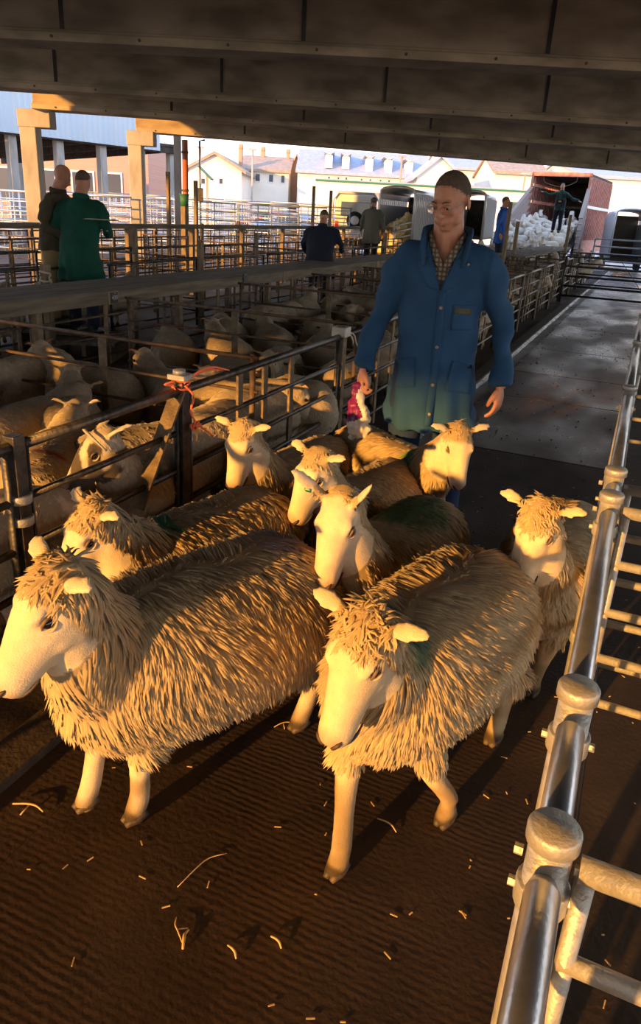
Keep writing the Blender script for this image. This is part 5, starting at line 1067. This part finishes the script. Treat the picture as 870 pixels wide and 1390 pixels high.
# ------------------------------------------------------------------ houses beyond the yard
M['render'] = mat('cream_render', (.80, .74, .62), .9, col2=(.86, .80, .68), scale=1); M['slate'] = mat('blue_grey_slate', (.30, .34, .42), .7, col2=(.38, .42, .50), scale=3); M['tile'] = mat('brown_roof_tile', (.30, .22, .17), .9, col2=(.42, .32, .24), scale=3)
M['win'] = mat('window_glass', (.06, .07, .09), .2); M['brickc'] = mat('chimney_brick', (.45, .28, .18), .9); M['greenpaint'] = mat('green_paint', (.03, .16, .09), .6)
def house(label, px0, px1, pye, pyr, v, dep, wallm, roofm, gable=False, wins=(), dorm=(), chim=(), kind='house', yaw=0, ov=.4):
    """pye: eaves height in pixels, pyr: ridge height, both at the middle of the front"""
    pm_ = (px0+px1)/2; a, _ = uv(px0, pye, v); b_, _ = uv(px1, pye, v); _, ze = uv(pm_, pye, v); _, zr = uv(pm_, pyr, v+(dep/2 if not gable else 0))
    o = empty(kind, UV(a, v), HEAD+R(yaw), label, 'building'); w_ = b_-a
    P = lambda name, m, f, bev=0: part(name, m, f, o, bev)
    if gable:
        P('wall', wallm, lambda b: b.add([(0, 0, 0), (w_, 0, 0), (w_, 0, ze), (w_/2, 0, zr), (0, 0, ze), (0, dep, 0), (w_, dep, 0), (w_, dep, ze), (w_/2, dep, zr), (0, dep, ze)], [(0, 1, 2, 3, 4), (9, 8, 7, 6, 5), (1, 6, 7, 2), (0, 4, 9, 5)]))
        for s_ in (0, 1):
            x0, x1 = (-ov, w_/2) if s_ == 0 else (w_+ov, w_/2); sl = (zr-ze)/(w_/2); z0_ = ze-ov*sl
            P('roof_slope', roofm, lambda b: b.add([(x0, -ov, z0_), (x1, -ov, zr+.02), (x1, dep+ov, zr+.02), (x0, dep+ov, z0_), (x0, -ov, z0_+.25), (x1, -ov, zr+.27), (x1, dep+ov, zr+.27), (x0, dep+ov, z0_+.25)], [(0, 3, 2, 1), (4, 5, 6, 7), (0, 1, 5, 4), (1, 2, 6, 5), (2, 3, 7, 6), (3, 0, 4, 7)]))
    else:
        P('wall', wallm, lambda b: b.box(0, 0, 0, w_, dep, ze))
        for s_ in (0, 1):
            y0, y1 = (-ov, dep/2) if s_ == 0 else (dep+ov, dep/2)
            P('roof_slope', roofm, lambda b: b.add([(-.2, y0, ze-.1), (w_+.2, y0, ze-.1), (w_+.2, y1, zr), (-.2, y1, zr), (-.2, y0, ze+.12), (w_+.2, y0, ze+.12), (w_+.2, y1, zr+.22), (-.2, y1, zr+.22)], [(3, 2, 1, 0), (4, 5, 6, 7), (0, 1, 5, 4), (1, 2, 6, 5), (2, 3, 7, 6), (3, 0, 4, 7)]))
        for x in (0, w_-.12): P('gable', wallm, lambda b: b.add([(x, 0, ze), (x, dep, ze), (x, dep/2, zr), (x+.12, 0, ze), (x+.12, dep, ze), (x+.12, dep/2, zr)], [(0, 2, 1), (3, 4, 5), (0, 1, 4, 3), (1, 2, 5, 4), (2, 0, 3, 5)]))
    for (x, y, hw, hh) in wins:
        uu, zz = uv(x, y, v); sx_ = hw*v/960; sz_ = hh*v/960
        f = P('window', M['white'], lambda b: b.box(uu-a-sx_-.08, -.06, zz-sz_-.08, uu-a+sx_+.08, .02, zz+sz_+.08)); mb = MB(); mb.box(uu-a-sx_, -.09, zz-sz_, uu-a+sx_, -.055, zz+sz_); mb.build('pane', M['win'], f)
    for (x, y0, y1, hw) in dorm:
        uu, z1 = uv(x, y0, v+.5); _, z0_ = uv(x, y1, v+.5); s2 = hw*v/960; x0 = uu-a
        d_ = P('dormer', M['render'], lambda b: b.add([(x0-s2, .3, z0_), (x0+s2, .3, z0_), (x0+s2, .3, z1-s2*.8), (x0, .3, z1), (x0-s2, .3, z1-s2*.8)]+[(x0-s2, 4.5, z0_), (x0+s2, 4.5, z0_), (x0+s2, 4.5, z1-s2*.8), (x0, 4.5, z1), (x0-s2, 4.5, z1-s2*.8)], [(0, 1, 2, 3, 4), (1, 6, 7, 2), (0, 4, 9, 5)]))
        for s_ in (-1, 1): mb = MB(); mb.bar((x0+s_*(s2*.5+.1), .1, z1-s2*.4+.08), (x0+s_*(s2*.5+.1), 4.6, z1-s2*.4+.08), s2*1.35, .1, (-s_*.6, 0, 1)); mb.build('dormer_roof', M['slate'], d_)
        mb = MB(); mb.box(x0-s2*.6, .24, z0_+.2, x0+s2*.6, .31, z1-s2-.1); mb.build('pane', M['white'], d_)
    for (x, y0, y1, hw) in chim:
        uu, z1 = uv(x, y0, v+dep/2); s2 = hw*v/960
        c_ = P('chimney', M['brickc'], lambda b: b.box(uu-a-s2, dep/2-.5, ze, uu-a+s2, dep/2+.5, z1))
        for s_ in (-.4, .4): mb = MB(); mb.tube([(uu-a+s_*s2, dep/2, z1), (uu-a+s_*s2, dep/2, z1+.45)], .16, n=8, upv=(0, 1, 0)); mb.build('chimney_pot', M['brickc'], c_)
    return o
house('cream gable-fronted house with a brown-grey roof, left of the others', 256, 328, 231, 210, 66, 14, M['render'], M['tile'], True, wins=((300, 246, 2, 3), (276, 246, 2, 3)), chim=((327, 203, 0, 2.2),))
house('row of cream terraced houses with brown tiled roofs and chimneys', 326, 392, 232, 215, 74, 9, M['render'], M['tile'], wins=((331, 240, 3, 5), (350, 241, 2.5, 4), (368, 242, 2.5, 4), (384, 243, 2, 4)), chim=((357, 206, 0, 2.4), (391, 209, 0, 2)))
house('narrow house with a brown roof between the terrace and the white building', 392, 412, 236, 212, 78, 12, M['brickc'], M['tile'], True)
house('long white building with a slate roof and five dormer windows', 404, 585, 238, 210, 72, 12, M['render'], M['slate'], wins=[(440+x/5.44, 190+y/5.44, 1.1, 1.3) for x, y in ((35, 278), (35, 298), (105, 283), (163, 285), (163, 305), (275, 295), (340, 298), (415, 303), (478, 305), (478, 330), (620, 320))],
      dorm=[(x, y-1, y+20, 4.5) for x, y in ((447, 208), (470, 210), (502, 213), (528, 215), (556, 218))])
house('white gable of a large building above the livestock trailers', 566, 626, 241, 214, 60, 9, M['render'], M['slate'], True)
house('long low building with a blue-grey roof behind the red lorry', 600, 745, 232, 213, 76, 16, M['render'], M['slate'], wins=((655, 240, 2, 2),))
house('brown-roofed house glimpsed left of the lorry roof', 672, 742, 236, 217, 64, 9, M['render'], M['tile'])
house('cream building standing behind the lorry on the right', 790, 960, 244, 228, 62, 16, M['render'], M['slate'])
# low market building with green trim
a, zt2 = uv(430, 247, 50); b_, _ = uv(742, 262, 50); o = empty('market_building', UV(a, 50), HEAD, 'long low white building with green trim behind the trailers', 'building'); w_ = b_-a
_, zt2 = uv(586, 253, 50)
part('wall', M['render'], lambda b: b.box(0, 0, 0, w_, 8, zt2), o); part('green_fascia', M['greenpaint'], lambda b: b.box(-.1, -.12, zt2-.06, w_+.1, 0, zt2+.05), o); part('flat_roof', M['slate'], lambda b: b.box(-.1, 0, zt2, w_+.1, 8.1, zt2+.12), o)
for x in (696, 706, 716):
    uu, _ = uv(x, 280, 50); f = part('door_frame', M['greenpaint'], lambda b: b.box(uu-a-.28, -.1, .2, uu-a+.28, 0, 2.9), o); mb = MB(); mb.box(uu-a-.2, -.13, .3, uu-a+.2, -.095, 2.8); mb.build('pane', M['win'], f)
for k, x in enumerate((484, 497, 509)):
    uu, _ = uv(x, 255, 50); part('louvre', M['tile'], lambda b: b.box(uu-a-.3, -.06, 2.5, uu-a+.3, 0, 3.0), o)
# lamp post and poles
for (px, y0, v, lab) in ((343, 203, 60, 'thin pale lamp post before the terraced houses'), (272, 200, 60, 'thin pole before the gable-fronted house'), (546, 212, 55, 'thin orange-brown pole before the dormer windows'), (713, 236, 55, 'short lamp standard left of the red lorry')):
    p = bv(px, y0, v); o = empty('lamp_post', (p.x, p.y, 0), HEAD, lab, 'post'); part('pole', M['brickc'] if v == 55 else M['column'], lambda b: b.tube([(0, 0, 0), (0, 0, p.z)], .07, n=8, upv=(0, 1, 0)), o); part('lamp_head', M['column'], lambda b: b.box(-.3, -.1, p.z-.05, .3, .1, p.z+.05), o)  # the nearer poles take the brick's orange-brown
# ------------------------------------------------------------------ corrugated shed on the left
pL = bv(-60, 171, 25.0); pR = bv(241, 208, 32.0); zb = bv(0, 178, 26).z
sh = empty('corrugated_shed', (pL.x, pL.y, 0), 0, 'open cattle shed with pale blue corrugated cladding, dark underneath', 'building')
d = Vector((pR.x-pL.x, pR.y-pL.y, 0)); Ls = d.length; sh.rotation_euler = (0, 0, math.atan2(d.y, d.x))
M['corr'] = mat('pale_corrugated_sheet', (.52, .60, .66), .6, .15); n = int(Ls/.11); mb = MB()
pan = int(n/12)
for k in range(12):
    mb = MB(); i0, i1 = k*pan, (k+1)*pan+1
    xs = [(i*Ls/n) for i in range(i0, min(i1, n)+1)]; vs_ = []
    for i, x in enumerate(xs): yy = -.009 if (i+i0) % 2 == 0 else .009; vs_ += [(x, yy-(.01 if k % 2 else 0), zb), (x, yy-(.01 if k % 2 else 0), zb+3.2)]
    mb.add(vs_, [(2*i, 2*i+2, 2*i+3, 2*i+1) for i in range(len(xs)-1)]); q_ = mb.build('cladding_sheet', M['corr'], sh); s_ = q_.modifiers.new('t', 'SOLIDIFY'); s_.thickness = .004
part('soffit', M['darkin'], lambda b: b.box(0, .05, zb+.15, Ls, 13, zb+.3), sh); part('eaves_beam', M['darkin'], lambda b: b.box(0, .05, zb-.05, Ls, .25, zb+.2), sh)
for k in range(5): part('rafter', M['darkin'], lambda b: b.bar((1+k*Ls/5, .1, zb+.1), (1+k*Ls/5, 13, zb-.35), .12, .35), sh)
for f in (.02, .22, .42, .62, .82, .99):
    part('post', M['column'], lambda b: b.box(Ls*f-.14, .2, 0, Ls*f+.14, .48, zb), sh); part('back_post', M['column'], lambda b: b.box(Ls*f-.14, 12.5, 0, Ls*f+.14, 12.8, zb), sh)
mbk = bpy.data.materials.new('sunlit_red_brick'); mbk.use_nodes = True; nn_ = mbk.node_tree; bk = nn_.nodes.new('ShaderNodeTexBrick'); bk.inputs['Color1'].default_value = (.42, .19, .14, 1); bk.inputs['Color2'].default_value = (.33, .15, .11, 1); bk.inputs['Mortar'].default_value = (.45, .38, .33, 1); bk.inputs['Scale'].default_value = 5
tcb = nn_.nodes.new('ShaderNodeTexCoord'); mpb = nn_.nodes.new('ShaderNodeMapping'); mpb.inputs['Rotation'].default_value = (R(90), 0, 0); nn_.links.new(tcb.outputs['Object'], mpb.inputs[0]); nn_.links.new(mpb.outputs[0], bk.inputs[0]); nn_.links.new(bk.outputs[0], nn_.nodes['Principled BSDF'].inputs['Base Color'])
a, _ = uv(-40, 200, 46); b_, zt3 = uv(200, 196, 46); o = empty('brick_building', UV(a, 46), HEAD, 'red brick building seen under the corrugated shed roof', 'building'); w_ = b_-a
part('wall', mbk, lambda b: b.box(0, 0, 0, w_, 6, zt3), o)
for x in (8, 60, 112, 150): 
    uu, zz = uv(x, 232, 46); f = part('window', M['white'], lambda b: b.box(uu-a-.7, -.08, 1.2, uu-a+.7, 0, 3.2), o); mb = MB(); mb.box(uu-a-.6, -.11, 1.3, uu-a+.6, -.075, 3.1); mb.build('pane', M['win'], f)
# small green-edged roof and a green bucket near the downpipe
p = bv(281, 236, 30); o = empty('small_canopy', (p.x, p.y, 0), HEAD, 'small pitched canopy with a green edge in the hurdle yard', 'canopy')
part('canopy_roof', M['greenpaint'], lambda b: b.bar((-.3, 0, p.z+.25), (.2, 0, p.z-.2), .6, .05, (0, 0, 1)), o); part('post', M['column'], lambda b: b.box(-.04, -.04, 0, .04, .04, p.z), o)
p = bv(250, 272, 17.5); o = empty('bucket', (p.x, p.y, p.z-.13), 0, 'small green bucket on a post top beside the rust-red downpipe', 'bucket'); part('tub', M['greenpaint'], lambda b: b.tube([(0, 0, 0), (0, 0, .26)], [.08, .11], n=14, upv=(0, 1, 0)), o); part('rim', M['greenpaint'], lambda b: b.tube([(0, 0, .24), (0, 0, .27)], .12, n=14, upv=(0, 1, 0)), o)
fence_post((p.x, p.y), p.z-.13, .12, 'timber', 'timber post carrying the small green bucket')
# ------------------------------------------------------------------ straw and droppings on the lane
def straw(px, py, L_, yaw, lab, r_=.0035, fork=False):
    p = gz(px, py, .006); o = empty('straw_stalk', p, yaw, lab, 'straw', 'straw stalks on the lane floor')
    mb = MB(); mb.tube([(-L_/2, 0, 0), (-L_*.1, L_*.06, .006), (L_*.2, L_*.09, .004), (L_/2, -.02*L_, 0)], [r_*.5, r_*.65, r_*.65, r_*.4], n=6, k=3); mb.build('stalk', M['straw'], o)
    if fork: mb = MB(); mb.tube([(0, L_*.05, .004), (-L_*.05, -L_*.3, .0)], r_*.45, n=6); mb.build('side_shoot', M['straw'], o)
for a_ in ((38, 1096, .10, .2, 'forked straw stalk on the dark floor at the lower left', .005, True), (275, 1180, .16, 1.2, 'long thin curved straw below the front left sheep', .0025), (252, 1275, .05, 1.9, 'short thick pale straw at the bottom of the lane', .006), (243, 1262, .07, 2.4, 'crumpled straw beside the short thick one', .003, True),
           (375, 1279, .04, -.4, 'small bent straw at the bottom centre', .005), (315, 1292, .04, -.5, 'second small straw at the bottom centre', .005), (525, 1120, .07, -.3, 'pale straw right of the striding sheep\'s forefoot', .004), (676, 992, .04, -.5, 'short straw near the rail below the right-hand sheep', .004), (385, 984, .07, .8, 'looped straw by the front left sheep\'s hind foot', .003, True)): straw(*a_)
mb = MB(); mb2 = MB(); rs = random.Random(9)
for i in range(520):
    x = rs.uniform(-1.3, 1.2); y = rs.uniform(.3, 3.2)+rs.random()**2*9; 
    a_ = rs.uniform(0, 6.28); l_ = rs.uniform(.006, .022); mb.bar((x, y, .004), (x+l_*math.cos(a_), y+l_*math.sin(a_), .005), .003, .002)
for i in range(170):
    x = rs.uniform(-1.3, .0); y = 3.5+rs.random()*12; mb2.ell((x, y, .004), (rs.uniform(.004, .010), rs.uniform(.004, .009), .006), None, 6, 4)
tag(mb.build('straw_litter', M['straw']), 'tiny scraps of straw scattered over the lane floor', 'litter', kind='stuff'); tag(mb2.build('droppings', M['darkin']), 'dark sheep droppings scattered over the wet lane', 'droppings', kind='stuff')
